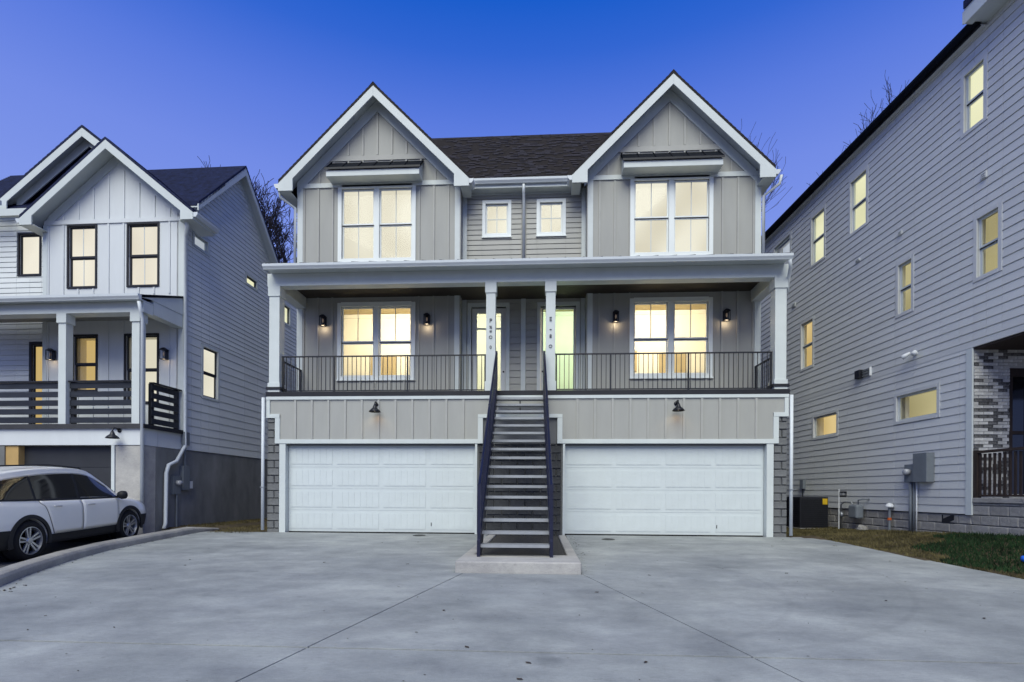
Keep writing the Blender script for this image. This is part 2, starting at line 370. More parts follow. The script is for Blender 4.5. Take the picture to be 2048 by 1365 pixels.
dw = bpy.data.objects.new('driveway', None); COL.objects.link(dw); tag(dw, kind='structure')
def slab(poly, name='slab', m='concrete', par=dw, up=0.):
    b = MB(); n = len(poly)
    b.add([(x, y, base_z(y) + up) for x, y in poly] + [(x, y, base_z(y) - .12) for x, y in poly],
          [tuple(range(n)), tuple(range(2 * n - 1, n - 1, -1))] + [(i, i + n, (i + 1) % n + n, (i + 1) % n) for i in range(n)])
    return b.build(name, m, par, bevel=.002)
KERB = [(-5.6, 3.2), (-6.6, 5.2), (-7.31, 6.53), (-7.75, 7.35), (-8.28, 8.6), (-8.62, 9.75), (-8.85, 11.4), (-8.95, 12.8), (-8.9, 13.75)]
def kx(y):
    for (xa, a), (xb, b2) in zip(KERB, KERB[1:]):
        if y <= b2: return xa + (xb - xa) * (y - a) / (b2 - a)
    return KERB[-1][0]
g = .008; JY = 4.45
def lx(y): return -1.2 - (7.98 - y) * .245          # diagonal joints from the pad corners
def rx(y): return .62 + (8.1 - y) * .325
kl = [(x, y) for x, y in KERB if y > JY + .1 and y < 13]
slab([(lx(JY) - g, JY + 2 * g), (lx(7.97) - g, 7.97), (-1.35, 7.99), (-1.35, 13.19), (-8.9, 13.19)] + [(x - .02, y) for x, y in kl[::-1]] + [(kx(JY) - .02, JY + 2 * g)])
slab([(lx(JY) + g, JY + 2 * g), (rx(JY) - g, JY + 2 * g), (rx(7.97) - g, 7.97), (lx(7.97) + g, 7.97)])
slab([(rx(JY) + g, JY + 2 * g), (edge_x(JY), JY + 2 * g), (7.25, 8), (7.0, 11), (6.9, 12.6), (6.55, 13.19), (.65, 13.19), (.65, 7.99), (rx(7.97) + g, 7.97)])
slab([(-5.9, -8), (lx(-8) - g, -8), (lx(JY) - g, JY - 2 * g), (-6.2, JY - 2 * g), (-5.5, 3)])
slab([(lx(-8) + g, -8), (rx(-8) - g, -8), (rx(JY) - g, JY - 2 * g), (lx(JY) + g, JY - 2 * g)])
slab([(rx(-8) + g, -8), (8.5, -8), (8.2, 0), (7.75, 4), (edge_x(JY), JY - 2 * g), (rx(JY) + g, JY - 2 * g)])
nd = tag(MB().add([(x, y, base_z(y) - .012) for x, y in ((-18, -8), (-5.7, -8), (-5.6, 3.2), (-7.31, 6.53), (-8.3, 8.6), (-8.9, 12.4), (-10.2, 12.55), (-18, 12.6))], [tuple(range(8))]).build('neighbour_driveway', 'dark_concrete'), kind='structure')

# kerb between the driveways: rounded top section swept along its line
b = MB(); sec = [(0, -.1), (.0, .10), (-.03, .145), (-.08, .16), (-.22, .16), (-.27, .14), (-.30, .10), (-.30, -.1)]
for i, (x, y) in enumerate(KERB):
    p0 = Vector(KERB[max(i - 1, 0)]); p1 = Vector(KERB[min(i + 1, len(KERB) - 1)]); d = (p1 - p0).normalized(); nrm = Vector((d.y, -d.x))
    f = 1 if i < len(KERB) - 1 else .35
    for a, h in sec: b.v.append((x + nrm.x * a, y + nrm.y * a, base_z(y) + (h * f if h > 0 else h)))
m_ = len(sec)
b.f = [(i * m_ + k, i * m_ + k + 1, (i + 1) * m_ + k + 1, (i + 1) * m_ + k) for i in range(len(KERB) - 1) for k in range(m_ - 1)] + [tuple(range(m_)), tuple((len(KERB) - 1) * m_ + k for k in range(m_))]
tag(b.build('kerb', 'kerb_concrete', bevel=.01), kind='structure')

# ------------------------------------------------------------------ grey duplex (frame: world, centre line CX)
CX = -.54
DK = 3.70; YF = 13.2; YW = 14.9; YC = 15.25; HW = 6.72
main = thing('duplex_house', 'grey board and batten duplex with twin gables and two white garage doors', 'house', (CX, YF, 0))
SH = {-1: -.03, 1: -.07}
def X(x): return CX + x
def XW(s, v): return CX + s * v + SH[s]
TFm = TF(YF); TW = TF(YW); TC = TF(YC)
BAY0, BAY1 = 1.86, HW
# masonry level
MB().box(X(-HW), X(HW), YF + .16, YF + .30, -.1, 2.3).build('garage_wall', 'mortar', main) if False else None
core = MB()
for r in rects_minus(X(-HW + .02), X(HW - .02), -.12, 3.52, [(X(s * 3.68) - 2.53, X(s * 3.68) + 2.53, -.2, 2.30) for s in (-1, 1)]): core.box(r[0], r[1], YF + .05, YF + .25, r[2], r[3])
core.build('masonry_wall', 'mortar', main)
# split-face blocks
blk = {}
def blocks(x0, x1, z0, z1, m='block', par=main, T=None, dep=.045, bw=.40, bh=.20, mem=None):
    T = T or TF(YF + .05); z = z0; k = 0; rnd = random.Random(7)
    while z < z1 - .03:
        h = min(bh, z1 - z); a = x0 - (bw / 2 if k % 2 else 0)
        while a < x1 - .03:
            c0, c1 = max(a, x0), min(a + bw, x1)
            if c1 - c0 > .04:
                key = (round(c1 - c0, 2), round(h, 2), m, rnd.randrange(2), T[0][0] == 1)
                if key not in blk:
                    w, hh = c1 - c0 - .012, h - .012; q = MB(T.to_3x3().to_4x4()); e = .012 + .006 * key[3]
                    q.hexa([(0, 0, 0), (w, 0, 0), (w, hh, 0), (0, hh, 0), (e, e, dep), (w - e, e * .8, dep * (.8 + .3 * key[3])), (w - e, hh - e, dep), (e * .7, hh - e, dep * 1.1)])
                    blk[key] = q.mesh('block', m)
                p = T @ Vector((c0 + .006, z + .006, 0)); place(blk[key], 'block', par, p)
            a += bw
        z += h; k += 1
GD0, GD1 = 1.165, 6.20                              # garage door opening
for s in (-1, 1):
    a, c = sorted((X(s * (GD1 + .175)), X(s * HW))); blocks(a, c, -.1, 3.12)
    if s > 0: blocks(X(-GD0 + .10), X(GD0 - .10), -.1, 2.36, 'block_understair_shade')
# garage doors
for s in (-1, 1):
    x0, x1 = sorted((X(s * GD0), X(s * GD1)))
    d = MB().box(x0, x1, YF + .17, YF + .215, .015, 2.30).build('garage_door', 'garage_white', main)
    MB().box(x0 + .02, x1 - .02, YF + .15, YF + .22, -.02, .02).build('bottom_seal', 'rubber', d)
    n = 4; sw = (x1 - x0) / n; sh = 2.29 / 4
    pm = MB()                                        # stamped carriage panel: frame ridge and beads
    w, h = sw - .12, sh - .14
    pm.box(0, w, -.005, 0, 0, h)
    for q in range(7):
        pm.box(w * q / 7 + .007, w * (q + 1) / 7 - .007, -.010, -.005, .016, h - .016)
    pme = pm.mesh('panel', 'garage_white')
    for r in range(4):
        MB().box(x0 + .004, x1 - .004, YF + .1625, YF + .17, .02 + r * sh, .02 + (r + 1) * sh - .007).build('section', 'garage_white', d)
        for c in range(n): place(pme, 'panel', d, (x0 + c * sw + .06, YF + .1625, .02 + r * sh + .065))
    jb = MB(); jb.box(x0 - .19, x0 - .005, YF - .02, YF + .23, -.02, 2.345); jb.box(x1 + .005, x1 + .19, YF - .02, YF + .23, -.02, 2.345) if s < 0 else None
    jb = MB(); wl_, wr_ = (.17, .06) if s < 0 else (.06, .17)
    jb.box(x0 - wl_, x0 - .004, YF - .015, YF + .24, -.02, 2.345); jb.box(x1 + .004, x1 + wr_, YF - .015, YF + .24, -.02, 2.345)
    jb.box(x0 - .004, x1 + .004, YF + .06, YF + .24, 2.305, 2.345)
    jb.build('garage_jamb', 'trim', main)
    # weather handle
    MB().box(x0 + 3.86, x0 + 3.875, YF + .135, YF + .145, .19, .28).build('lift_handle', 'black_metal', d)
# board-and-batten band over the garages
for s in (-1, 1):
    pa = [(s * .02, 3.52), (s * .02, 3.06), (s * 1.0, 3.06), (s * 1.0, 2.44), (s * (HW - .27), 2.44), (s * (HW - .27), 3.12), (s * HW, 3.12), (s * HW, 3.52)]
    pa = [(X(a), z) for a, z in pa]
    MB().prism(pa, YF - .002, YF + .05).build('band_panel', 'greige', main)
    t = MB()
    def tb(a, c, z0, z1, y=YF - .03): a, c = sorted((X(s * a), X(s * c))); t.box(a, c, y, YF + .06, z0, z1)
    tb(.96, HW - .23, 2.345, 2.455); tb(HW - .36, HW - .23, 2.455, 3.12, YF - .028); tb(.96, 1.09, 2.455, 3.10, YF - .028); tb(HW - .36, HW + .01, 3.02, 3.125, YF - .034)
    tb(HW - .09, HW + .01, 3.125, 3.5, YF - .03); tb(.0, 1.09, 3.01, 3.10, YF - .033); tb(0, HW + .01, 3.50, 3.585, YF - .04)
    t.build('band_trim', 'trim', main, bevel=.004)
    bat = MB().box(-.027, .027, YF - .028, YF - .002, 2.456, 3.499).mesh('batten', 'greige_batten')
    for k in range(11): place(bat, 'batten', main, (X(s * (1.47 + k * .447)), 0, 0))
# deck, fascia, side edges
MB().box(X(-HW), X(HW), YF + .0, YC - .01, DK - .10, DK - .005).build('porch_floor', 'deck_board', main)
MB().box(X(-HW - .02), X(HW + .02), YF - .045, YF - .002, DK - .115, DK + .008).build('deck_fascia', 'black_paint', main, bevel=.004)
for s in (-1, 1):
    a, c = sorted((X(s * HW + s * .004), X(s * (HW + .045)))); MB().box(a, c, YF, YW, DK - .115, DK + .008).build('deck_fascia', 'black_paint', main)
    a, c = sorted((X(s * (HW - .02)), X(s * (HW + .0)))); MB().box(a, c, YF + .26, YW, -.1, DK - .11).build('porch_side_wall', 'greige', main)
# porch columns
def column(xc, w):
    b = MB(); h = w / 2; b.box(xc - h, xc + h, YF + .03, YF + .03 + w, DK, 6.53)
    c = b.build('column', 'trim', main, bevel=.006); k = MB(); e = h + .025
    k.box(xc - e, xc + e, YF + .005, YF + .055 + w, 6.26, 6.53); k.build('column_cap', 'trim', c, bevel=.005)
    MB().box(xc - e, xc + e, YF + .005, YF + .055 + w, DK, DK + .26).build('column_base', 'trim', c, bevel=.005)
    return c
cols = [column(X(s * (HW - .17)), .28) for s in (-1, 1)] + [column(X(s * .775), .245) for s in (-1, 1)]
for s in (-1, 1): MB().box(X(s * (HW - .17)) - .2, X(s * (HW - .17)) + .2, YF - .015, YF + .36, DK + .075, DK + .145).build('column_skirt', 'black_paint', main)
# beam, ceiling, porch roof
MB().box(X(-HW - .02), X(HW + .02), YF + .02, YF + .30, 6.53, 6.86).build('porch_beam', 'trim', main, bevel=.006)
for s in (-1, 1):
    a, c = sorted((X(s * (HW - .26)), X(s * (HW + .019)))); MB().box(a, c, YF + .31, YW - .02, 6.53, 6.86).build('porch_beam', 'trim', main, bevel=.006)
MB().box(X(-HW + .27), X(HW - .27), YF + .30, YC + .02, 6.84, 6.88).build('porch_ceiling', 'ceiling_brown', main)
rz0, rz1, ry0 = 6.90, 7.78, YF - .30; PW = HW - .10
pr = MB().prism([(ry0, rz0), (YC, rz0 + (YC - ry0) * .445), (YC, rz0 + .05 + (YC - ry0) * .445), (ry0, rz0 + .05)], X(-PW), X(PW), 'x').build('porch_roof', 'standing_seam', main)
sm_ = MB().prism([(ry0 - .03, rz0 + .045), (YC, rz0 + .045 + (YC - ry0 + .03) * .445), (YC, rz0 + .085 + (YC - ry0) * .445), (ry0 - .03, rz0 + .085)], -.012, .012, 'x').mesh('seam', 'standing_seam')
for k in range(30): place(sm_, 'seam', pr, (X(-PW + .02 + k * .4552), 0, 0))
MB().box(X(-PW - .01), X(PW + .01), ry0 - .035, ry0 + .02, rz0 + .02, rz0 + .065).build('drip_edge', 'black_paint', main)
MB().box(X(-PW), X(PW), ry0 + .005, YF + .28, 6.865, 6.895).build('porch_soffit', 'trim', main)
for s in (-1, 1):
    a, c = sorted((X(s * (PW - .06)), X(s * (PW - .01))))
    MB().prism([(YF + .25, 6.865), (YW, 6.865), (YW, rz0 + (YW - ry0) * .445), (ry0 + .02, rz0 - .005)], a, c, 'x').build('porch_roof_cheek', 'trim', main)
GUT = [(0, 0), (-.075, 0), (-.085, .02), (-.12, .07), (-.125, .13), (-.112, .13), (-.105, .125), (0, .125)]
def gutter(x0, x1, y, z, par=main, m='gutter_white', name='gutter'): return MB().prism([(y + a, z + h) for a, h in GUT], x0, x1, 'x').build(name, m, par)
gutter(X(-PW - .02), X(PW + .02), ry0, 6.80)
# upper walls with openings
UW = (3.255, 5.365, 7.98, 10.05); LW = (3.255, 5.365, 4.50, 6.56)
for s in (-1, 1):
    hol = []
    for w in (UW, LW): a, c = sorted((XW(s, w[0]), XW(s, w[1]))); hol.append((a, c, w[2], w[3]))
    a, c = sorted((X(s * BAY0), X(s * BAY1)))
    gx, hs, ez, az = (-4.33 if s < 0 else 4.17), 2.78, 10.0, 12.73     # gable centre, half span at eave, eave z, ridge z
    def gab(b): b.prism([(a + .01, 10.2), (c - .01, 10.2), (c - .01, az - .06 - (c - .01 - X(gx)) * (az - ez) / hs), (X(gx), az - .06), (a + .01, az - .06 - (X(gx) - a - .01) * (az - ez) / hs)], -.2, 0, 'z')
    wall(TW, main, rects_minus(a, c, DK, 10.2, hol), 'greige', .2, 'bay_wall', gab)
    # corner boards, battens
    for e in (BAY0, BAY1):
        p, q = sorted((X(s * e) - .001, X(s * (e + (.15 if e == BAY0 else -.15)))))
        MB(TW).box(p - .02 if s * e < 0 and e == BAY1 else p, q + .02 if s * e > 0 and e == BAY1 else q, DK + .01, 10.1, -.001, .03).build('corner_board', 'trim', main)
    MB().box(*sorted((X(s * (BAY0 - .025)), X(s * BAY0))), YW - .03, YC + .02, DK, 10.12).build('bay_return', 'greige', main)
    for lo_, hi_, w in ((DK + .02, 6.84, LW), (7.7, 10.08, UW)):
        for k in range(11):
            bx = 2.20 + k * .4335
            if bx > BAY1 - .17: continue
            parts = [(lo_, hi_)]
            if w[0] - .17 < bx < w[1] + .17: parts = [(lo_, w[2] - .14), (w[3] + .12, hi_)]
            for z0, z1 in parts:
                if z1 - z0 > .2: MB(TW).box(X(s * bx) - .025, X(s * bx) + .025, z0, z1, .001, .03).build('batten', 'greige_batten', main)
    MB(TW).box(a, c, 10.10, 10.235, .002, .038).build('band_board', 'trim', main, bevel=.004)
    MB(TW).box(X(gx) - 1.72, X(gx) + 1.72, 10.88, 11.03, .002, .03).build('band_board', 'greige_batten', main)
    for k in range(-5, 6):
        bx = gx + k * .4335; top = az - .47 - abs(k * .4335) * (az - ez) / hs
        for z0, z1 in ((10.24, min(top, 10.87)), (11.04, top)):
            if z1 - z0 > .08: MB(TW).box(X(bx) - .025, X(bx) + .025, z0, z1, .001, .03).build('batten', 'greige_batten', main)
    for w, mu, hd in ((UW, (0, 1), 0), (LW, (1,), .02)):
        a2, c2 = sorted((XW(s, w[0]), XW(s, w[1])))
        window(TW, main, a2, c2, w[2], w[3], tw=.115, trim='casing', frame='casing', units=2, mull=.15, munt=mu, head=hd, shade_m='shade_cream' if w is UW else None, proud=.034)
    # window hood with metal roof
    hx0, hx1, hy = X(gx) - 1.39, X(gx) + 1.39, YW - .46
    h = MB().prism([(YW - .002, 10.20), (hy, 10.17), (hy, 10.34), (YW - .002, 10.74)], hx0 + .03, hx1 - .03, 'x').build('window_hood', 'trim', main, bevel=.004)
    MB().prism([(YW - .034, 10.79), (hy - .04, 10.352), (hy - .04, 10.375), (YW - .034, 10.82)], hx0, hx1, 'x').build('hood_roof', 'standing_seam', h)
    for k in range(7): MB().prism([(YW - .035, 10.815), (hy - .04, 10.373), (hy - .04, 10.405), (YW - .035, 10.85)], hx0 + .01 + k * (2.74 / 6), hx0 + .035 + k * (2.74 / 6), 'x').build('seam', 'standing_seam', h)
    MB().box(hx0 - .005, hx1 + .005, hy - .05, hy - .041, 10.345, 10.40).build('drip_edge', 'black_paint', h)
    # gable roof: shingled slopes in courses, rake boards, frieze, boxed eaves
    sl = (az - ez) / hs; yf = YW - .42; yb = 17.7; L = math.hypot(hs, az - ez); nc = 26
    for d in (-1, 1):
        rb = MB()
        for k in range(nc):
            t0, t1 = k / nc, (k + 1) / nc
            def P(t, up): return (X(gx) + d * hs * (1 - t), ez + (az - ez) * t + up)
            (xa, za), (xb, zb) = P(t0, .13), P(t1, .115)
            rb.hexa([(xa, yf - .03, za - .10), (xb, yf - .03, zb - .085), (xb, yb, zb - .085), (xa, yb, za - .10), (xa, yf - .03, za), (xb, yf - .03, zb), (xb, yb, zb), (xa, yb, za)])
        tag(rb.build('roof_slope', 'shingle', main), kind='stuff')
        def Q(o, dz): return (X(gx) + d * (hs - o), ez + sl * o + dz)
        # rake board
        MB().prism([Q(0, .03), Q(hs, .03), Q(hs, -.26), Q(.46, -.26), Q(.46, -.60), Q(0, -.18)] if False else [Q(-.01, .03), (X(gx), az + .03), (X(gx), az - .26), (X(gx) + d * (hs - .42), ez + sl * .42 - .26), (X(gx) + d * (hs - .42), ez - .20), (X(gx) + d * (hs + .01), ez - .20)], yf - .025, yf + .015).build('rake_board', 'trim', main, bevel=.004)
        MB().prism([Q(.02, .0), (X(gx), az - .02), (X(gx), az - .05), Q(.02, -.03)], yf + .016, YW + .1).build('rake_soffit', 'trim', main)
        MB().prism([(X(gx), az - .07), Q(.36, -.07), Q(.36, -.42), (X(gx), az - .42)], YW - .032, YW - .001).build('frieze_board', 'trim', main)
        e0, e1 = sorted((X(gx) + d * (hs + .005), X(gx) + d * (hs - (.34 if d == s else .24))))
        MB().box(e0, e1, yf + .016, 17.2 if d == s else YC - .2, ez - .205, ez - .185).build('eave_soffit', 'trim', main)
        e0, e1 = sorted((X(gx) + d * (hs - .01), X(gx) + d * (hs + .012)))
        MB().box(e0, e1, yf + .016, 17.2 if d == s else YC - .3, ez - .2, ez + .04).build('eave_fascia', 'trim', main)
        gx0 = X(gx) + d * (hs + .012); gp = [(gx0 - d * a, ez - .11 + h) for a, h in GUT]
        MB().prism(gp, yf - .01, 17.2 if d == s else YC - .42, 'y').build('gutter', 'gutter_white', main)
    MB().prism([(X(gx) - .13, az + .0), (X(gx), az + .145), (X(gx) + .13, az + .0), (X(gx), az + .10)], yf - .03, yb, 'y').build('ridge_cap', 'shingle', main)
# centre bay with lap siding, small windows, doors
SW = (.475, 1.145, 8.80, 9.70); DR = (.52, 1.56, DK, 6.62)
hol = [tuple(sorted((X(s * w[0]), X(s * w[1])))) + (w[2], w[3]) for s in (-1, 1) for w in (SW, DR)]
wall(TC, main, rects_minus(X(-BAY0), X(BAY0), DK, 10.25, hol), 'greige_siding', .2, 'centre_wall')
hol2 = [(h[0] - .10, h[1] + .10, h[2] - .1, h[3] + .10) for h in hol]
for s in (-1, 1):
    a, c = sorted((X(s * .075), X(s * (BAY0 - .16))))
    lap(TC, main, a, c, DK, 6.86, .20, hol2, 'greige_siding'); lap(TC, main, a, c, 7.7, 9.95, .152, hol2, 'greige_siding')
    p, q = sorted((X(s * (BAY0 - .155)), X(s * (BAY0 - .03)))); MB(TC).box(p, q, DK, 10.1, .001, .03).build('corner_board', 'trim', main)
    w = tuple(sorted((X(s * SW[0]), X(s * SW[1])))); window(TC, main, *w, SW[2], SW[3], tw=.10, trim='casing', frame='casing', rail=False, munt=(0, 10), shade_m='shade_cream', proud=.034)
MB(TC).box(X(-BAY0 + .16), X(BAY0 - .16), 9.95, 10.2, .001, .032).build('frieze_board', 'trim', main)
MB(TC).box(X(-.07), X(.07), DK, 6.84, .001, .05).build('centre_board', 'trim', main)
# doors
for s, fm in ((-1, 'pale_glass'), (1, 'teal_glass')):
    a, c = sorted((X(s * DR[0]), X(s * DR[1]))); z0, z1 = DR[2], DR[3]
    cs = MB(TC); cs.box(a - .11, a, z0, z1 + .12, -.19, .036); cs.box(c, c + .11, z0, z1 + .12, -.19, .036); cs.box(a, c, z1, z1 + .12, -.19, .034)
    cs.build('door_casing', 'trim', main)
    st = .15 if s < 0 else .06
    d = MB(TC); d.box(a + .01, a + .01 + st, z0 + .02, z1 - .01, -.12, -.07); d.box(c - .01 - st, c - .01, z0 + .02, z1 - .01, -.12, -.07)
    d.box(a + .01 + st, c - .01 - st, z1 - .01 - st, z1 - .01, -.12, -.07); d.box(a + .01 + st, c - .01 - st, z0 + .02, z0 + .10 + st, -.12, -.07)
    if s < 0: d.box(a + .01 + st, c - .01 - st, z1 - .64, z1 - .60, -.12, -.07)
    dd = d.build('front_door', 'door_white', main)
    MB(TC).box(a + .01 + st, c - .01 - st, z0 + .1 + st, z1 - .01 - st, -.098, -.092).build('pane', fm, dd)
    hx = c - .07 if s < 0 else a + .06
    MB(TC).lathe([(.028, 0), (.028, .012), (.012, .014), (.012, .05)], (hx, z0 + 1.0, -.07), 'z', 10).build('door_knob', 'black_metal', dd)
# lit ground-floor rooms behind the porch windows
for s in (-1, 1):
    a, c = sorted((X(s * .22), X(s * 6.62))); y0, y1, z0, z1 = YC + .22, 17.75, DK + .01, 7.35
    r = MB(); r.add([(a, y0, z0), (c, y0, z0), (c, y1, z0), (a, y1, z0), (a, y0, z1), (c, y0, z1), (c, y1, z1), (a, y1, z1)], [(0, 1, 2, 3), (2, 6, 7, 3), (1, 5, 6, 2), (0, 3, 7, 4)])
    r.build('living_room', 'room_paint', main)
    MB().box(a, c, y0, y1, z1 - .01, z1 + .05).build('room_ceiling', 'ceiling_tan', main)
    MB().box(a, c, y1 - .03, y1 - .005, z1 - .16, z1 - .02).build('crown_moulding', 'room_paint', main)
    xd = X(s * 5.0); MB().box(xd - .45, xd + .45, y1 - .05, y1 - .006, z0, 5.85).build('inner_door', 'ceiling_tan', main)
    xd = X(s * 3.45); MB().box(xd - .35, xd + .35, y1 - .045, y1 - .006, 5.25, 5.95).build('picture', 'ceiling_tan', main)
    for xx, en in ((4.3, 135), (1.2, 46)):
        ld = bpy.data.lights.new('room_lamp', 'AREA'); ld.shape = 'RECTANGLE'; ld.size = 2.2 if xx > 3 else 1.2; ld.size_y = .3; ld.energy = en; ld.color = (1, .86, .62) if xx > 3 else (1, .95, .80)
        lo = bpy.data.objects.new('room_lamp', ld); COL.objects.link(lo); lo.location = (X(s * xx), YC + .3, 7.0); lo.rotation_euler = (R(58), 0, 0); lo.parent = main; lo.matrix_parent_inverse = Matrix.Translation((-CX, -YF, 0))
# main roof
RY0, RZ0, RY1, RZ1 = YC - .32, 10.22, 19.1, 14.36
nc = 44
rb = MB()
for k in range(nc):
    t0, t1 = k / nc, (k + 1) / nc; y0, y1 = RY0 + (RY1 - RY0) * t0, RY0 + (RY1 - RY0) * t1; za, zb = RZ0 + (RZ1 - RZ0) * t0, RZ0 + (RZ1 - RZ0) * t1
    x0, x1 = X(-HW + .05), X(HW - .05); u = .045
    rb.hexa([(x0, y0, za - .1), (x1, y0, za - .1), (x1, y1, zb - .1), (x0, y1, zb - .1), (x0, y0, za + u), (x1, y0, za + u), (x1, y1, zb + .004), (x0, y1, zb + .004)])
tag(rb.build('main_roof_front', 'shingle', main), kind='stuff')
# shingle tabs lying over the courses, centre part that shows
tb_ = MB(); rnd = random.Random(3); nrm_ = Vector((0, -(RZ1 - RZ0), RY1 - RY0)).normalized()
for k in range(nc):
    y0 = RY0 + (RY1 - RY0) * k / nc; za = RZ0 + (RZ1 - RZ0) * k / nc; x = X(-3.2) + rnd.random() * .2
    while x < X(3.2):
        w = rnd.uniform(.12, .3)
        if rnd.random() < .35:
            p = Vector((x, y0 - .004, za + .046)); e = Vector((0, (RY1 - RY0) / nc, (RZ1 - RZ0) / nc)) * .93; th = nrm_ * rnd.uniform(.006, .014)
            q = [p, p + Vector((w, 0, 0)), p + Vector((w, 0, 0)) + e, p + e]; tb_.hexa([tuple(v) for v in q] + [tuple(v + th) for v in q])
        x += w + .01
tag(tb_.build('shingle_tabs', 'shingle', main), kind='stuff')
MB().prism([(RY1, RZ1 - .1), (RY1, RZ1 + .01), (23.4, RZ0), (23.4, RZ0 - .1)], X(-HW + .05), X(HW - .05), 'x').build('main_roof_back', 'shingle', main)
MB().prism([(RY1 - .16, RZ1 - .12), (RY1, RZ1 + .06), (RY1 + .16, RZ1 - .12)], X(-HW + .04), X(HW - .04), 'x').build('ridge_cap', 'shingle', main)
MB().box(X(-1.62), X(1.62), RY0 - .02, RY0 + .01, 9.98, 10.20).build('eave_fascia', 'trim', main); MB().box(X(-1.62), X(1.62), RY0 + .01, YC - .034, 9.99, 10.02).build('eave_soffit', 'trim', main)
gutter(X(-1.50), X(1.50), RY0 - .02, 10.07)
for s in (-1, 1):
    a, c = sorted((X(s * HW), X(s * (HW - .18))))
    MB().prism([(YW + .2, 0), (23.1, 0), (23.1, 10.2), (RY1, 14.2), (YW + .2, 10.2)], a, c, 'x').build('side_wall', 'greige', main)
MB().box(X(-HW + .18), X(HW - .18), 22.9, 23.1, 0, 10.2).build('back_wall', 'greige', main)
# downspouts
def spout(root, pts, name='downspout', m='gutter_white', r=.042): return MB().tube(pts, r, 8).build(name, m, root, smooth=True)
spout(main, [(X(0), YC - .38, 10.05), (X(0), YC - .30, 9.85), (X(0), YC - .075, 9.62), (X(0), YC - .075, 7.70)])
for s in (-1, 1):
    spout(main, [(X(s * (PW - .04)), YF - .36, 6.80), (X(s * (PW + .02)), YF - .26, 6.66), (X(s * (HW + .055)), YF + .16, 6.42), (X(s * (HW + .055)), YF + .16, 6.2)] if s > 0 else [(X(-HW - .06), YF - .08, 3.55), (X(-HW - .06), YF - .08, .06)])
    spout(main, [(X(s * 7.16), YW - .32, 9.92), (X(s * 7.14), YW - .26, 9.72), (X(s * (HW + .07)), YW - .06, 9.5), (X(s * (HW + .07)), YW - .06, 7.75)])
spout(main, [(X(HW + .05), YF - .08, 3.55), (X(HW + .05), YF - .08, .04)])
for s in (-1, 1): MB().box(X(s * (HW + .055)) - .06, X(s * (HW + .055)) + .06, YF - .13, YF + .02, 1.18, 1.20).build('pipe_strap', 'galv', main)
# house numbers: raised black characters down the two middle columns
def glyph(ch, x, z, size, root):
    cu = bpy.data.curves.new('number', 'FONT'); cu.body = ch; cu.size = size; cu.extrude = .006; cu.align_x = 'CENTER'; cu.align_y = 'CENTER'
    t = bpy.data.objects.new('t', cu); COL.objects.link(t); dg = bpy.context.evaluated_depsgraph_get(); me = bpy.data.meshes.new_from_object(t.evaluated_get(dg))
    bpy.data.objects.remove(t); me.materials.clear(); me.materials.append(MAT['black_metal']); me.transform(Matrix.Rotation(R(90), 4, 'X'))
    place(me, 'house_number', root, (x, YF + .022, z))
for s, chars in ((-1, (('P', 5.53, .15), ('%', 5.36, .11), ('=', 5.25, .13), ('O', 5.10, .12), ('0', 4.84, .12))), (1, (('E', 5.55, .15), ('-', 5.30, .2), ('8', 5.11, .13), ('O', 4.85, .12)))):
    for ch, z, sz in chars: glyph(ch, X(s * .775), z, sz, main)
# outlet boxes on the porch wall
for x in (-2.55, 2.62): MB(TW).box(X(x) - .03, X(x) + .03, DK + .22, DK + .34, .001, .06).build('outlet_box', 'black_paint', main)

# ------------------------------------------------------------------ stair with pad
pad = MB()
pad.prism([(CX - .80, 7.98), (CX + 1.18, 7.98), (CX + 1.18, 13.12), (CX + 1.0, 13.12), (CX + 1.0, 8.9), (CX - .60, 8.9), (CX - .60, 13.12), (CX - .80, 13.12)], -.3, .0, 'z')
tag(pad.build('stair_pad', 'pad_concrete', bevel=.025), kind='structure')
tag(MB().box(CX - .59, CX + .99, 8.91, 13.14, -.12, -.03).build('gravel_bed', 'gravel'), kind='structure')
SX = CX + .06
st = thing('entry_stair', 'steep dark steel stair with open grey treads between the two garage doors', 'stair', (SX, 10.8, 0))
N = 17; RI = .2035; RU = .262; Y0 = 8.60; hwid = .58
tr = MB().box(-hwid, hwid, 0, .27, -.045, 0).mesh('tread', 'tread_metal')
nose = MB().box(-hwid, hwid, -.012, .0, -.05, .002).mesh('tread_nosing', 'tread_metal')
for i in range(N):
    t = place(tr, 'tread', st, (SX, Y0 + i * RU, (i + 1) * RI), bevel=0)
    place(nose, 'nosing', t, (0, 0, 0))
slp = RI / RU; yt = Y0 + N * RU
